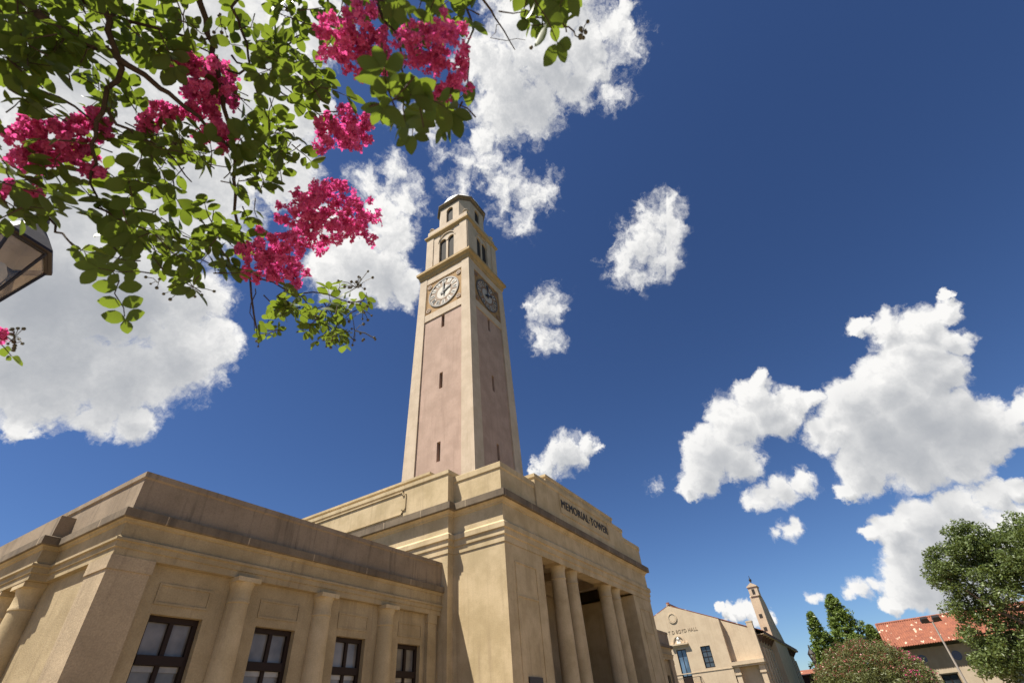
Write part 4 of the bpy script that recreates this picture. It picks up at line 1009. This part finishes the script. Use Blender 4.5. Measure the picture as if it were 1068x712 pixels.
# the clear hanging spray left of centre
P = [at(122, 262, 1.8), at(121, 280, 1.8), at(123, 300, 1.79), at(127, 318, 1.78), at(131, 333, 1.78)]
for i, q in enumerate(P):
    for sg in (-1, 1):
        tgt = at(124 + sg * (26 - 2 * i), 268 + i * 15, 1.8); dd = (tgt - q).normalized(); nr = (CAM - q).normalized() * -1.2 + Vector((0, 0, .2)) + Vector(rng.normal(size=3)) * .25
        nr = (nr - dd * nr.dot(dd)).normalized(); add_leaf(q, dd, nr, .056, .04)
dd = (at(133, 348, 1.78) - P[-1]).normalized(); nr = (CAM - P[-1]).normalized(); nr = (nr - dd * nr.dot(dd)).normalized(); add_leaf(P[-1], dd, nr, .042, .03)
fol = MB(); fol.v = [tuple(p) for p in LV]; fol.f = LF
fo = fol.build('foliage', 'leaf', fm)
fo.data.polygons.foreach_set('use_smooth', [True] * len(fo.data.polygons))
tw = TW.build('twigs', 'twig', fm); tw['kind'] = 'stuff'
# flower heads: heaps of crinkled petals
FL = [  # each head: list of lumps (u, v, radius u, radius v), distance
 ([(352, 222, 34, 26), (375, 232, 22, 20), (330, 205, 26, 18), (315, 228, 26, 20), (335, 248, 20, 14)], 1.75, 800, 'largest pink flower head, lit at its right edge'),
 ([(285, 262, 28, 24), (275, 280, 20, 16), (300, 285, 18, 14), (262, 262, 12, 12)], 1.72, 520, None),
 ([(358, 130, 26, 18), (345, 145, 18, 14), (372, 140, 18, 16)], 1.85, 420, None),
 ([(360, 30, 24, 18), (370, 55, 26, 20), (388, 70, 16, 14), (352, 55, 14, 14), (375, 10, 20, 10), (395, 40, 14, 20)], 1.42, 560, None),
 ([(450, 40, 30, 18), (470, 55, 20, 16), (440, 62, 22, 16), (458, 85, 20, 18), (482, 80, 10, 22), (425, 45, 14, 14), (470, 30, 18, 14)], 1.2, 520, None),
 ([(215, 85, 26, 24), (232, 105, 20, 22), (205, 105, 18, 18), (195, 70, 18, 12)], 1.95, 460, None),
 ([(70, 140, 30, 20), (105, 130, 16, 18), (50, 160, 26, 16), (85, 165, 18, 10), (25, 135, 22, 16), (30, 165, 20, 14)], 2.0, 620, None),
 ([(165, 122, 14, 12), (180, 115, 10, 10), (155, 130, 10, 8)], 1.95, 170, None),
 ([(232, 140, 14, 14), (215, 145, 12, 10), (240, 155, 10, 8)], 1.9, 150, None),
 ([(1, 350, 3, 3)], 1.95, 10, None), ([(0, 200, 22, 8), (30, 200, 14, 6)], 1.95, 120, None), ([(100, 178, 10, 8)], 1.9, 60, None),
]
for lumps, ds, n, lab in FL:
    V = []; F = []
    lumps = [(u, v, a * 1.13, b * 1.13) for u, v, a, b in lumps]; tot = sum(a * b for _, _, a, b in lumps)
    for u, v, ru, rv in lumps:
        tufts = []
        for j in range(int(3 + ru * rv / 26)):
            a = rng.normal(size=3); a /= np.linalg.norm(a); q = rng.uniform(0, 1) ** .4 * 1.05
            tufts.append((u + a[0] * ru * q, v + a[1] * rv * q, a[2] * q * ds * .5 * (ru + rv) / 500, rng.uniform(3.2, 6.5)))
        for j in range(int(n * ru * rv / tot * 1.7) + 8):
            tu, tv, td, tr = tufts[int(rng.integers(len(tufts)))]
            a = rng.normal(size=3); a /= np.linalg.norm(a); q = rng.uniform(0, 1) ** .45 * tr
            c = at(tu + a[0] * q, tv + a[1] * q, ds + td + a[2] * q * ds / 500)
            # one floret: three crinkled petals
            nn = Vector(rng.normal(size=3)).normalized(); t1 = nn.orthogonal().normalized(); t2 = nn.cross(t1); L = ds / 1.8 * rng.uniform(.0065, .0125); ph = rng.uniform(0, 6.28)
            for kq in range(3):
                an = ph + kq * 2.1 + rng.normal() * .2; d1 = t1 * math.cos(an) + t2 * math.sin(an); sd = nn.cross(d1)
                o = len(V); zz = [rng.normal() * .3 * L for _ in range(4)]
                V += [c, c + d1 * L * .6 + sd * L * .55 + nn * zz[0], c + d1 * L * 1.15 + sd * L * .3 + nn * zz[1], c + d1 * L * 1.1 - sd * L * .35 + nn * zz[2], c + d1 * L * .55 - sd * L * .6 + nn * zz[3]]
                F += [(o, o + 1, o + 2), (o, o + 2, o + 3), (o, o + 3, o + 4)]
    mb = MB(); mb.v = [tuple(p) for p in V]; mb.f = F
    mb.build('flower_head', 'petal', fm, label=lab)
# seed pods on bare twigs
w = MB()
for u, v, sp, n, ds in ((372, 300, 14, 14, 1.8), (378, 325, 10, 8, 1.8), (370, 345, 14, 8, 1.8), (340, 358, 6, 3, 1.8), (608, 33, 8, 8, 1.3), (555, 50, 2, 2, 1.5), (470, 125, 8, 7, 1.28), (270, 355, 3, 3, 1.8), (14, 353, 9, 14, 1.95), (195, 300, 16, 6, 1.8), (230, 25, 14, 6, 2.0), (165, 295, 10, 4, 1.8), (290, 12, 14, 4, 2.0), (185, 140, 12, 6, 1.9), (378, 355, 3, 2, 1.8)):
    hub = at(u, v, ds)
    for j in range(n):
        c = at(u + rng.normal() * sp * .6, v + rng.normal() * sp * .6, ds * rng.uniform(.99, 1.01)); r = rng.uniform(.0035, .006)
        w.lathe((c.x, c.y), [(0, c.z - r), (r * .8, c.z - r * .6), (r, c.z), (r * .8, c.z + r * .6), (0, c.z + r)], 7)
        w.tube([c, c.lerp(hub, .5) + Vector((0, 0, .008)), hub], .0011, 4)
sp_ = w.build('seed_pods', 'pod', fm, smooth=True); sp_['kind'] = 'stuff'
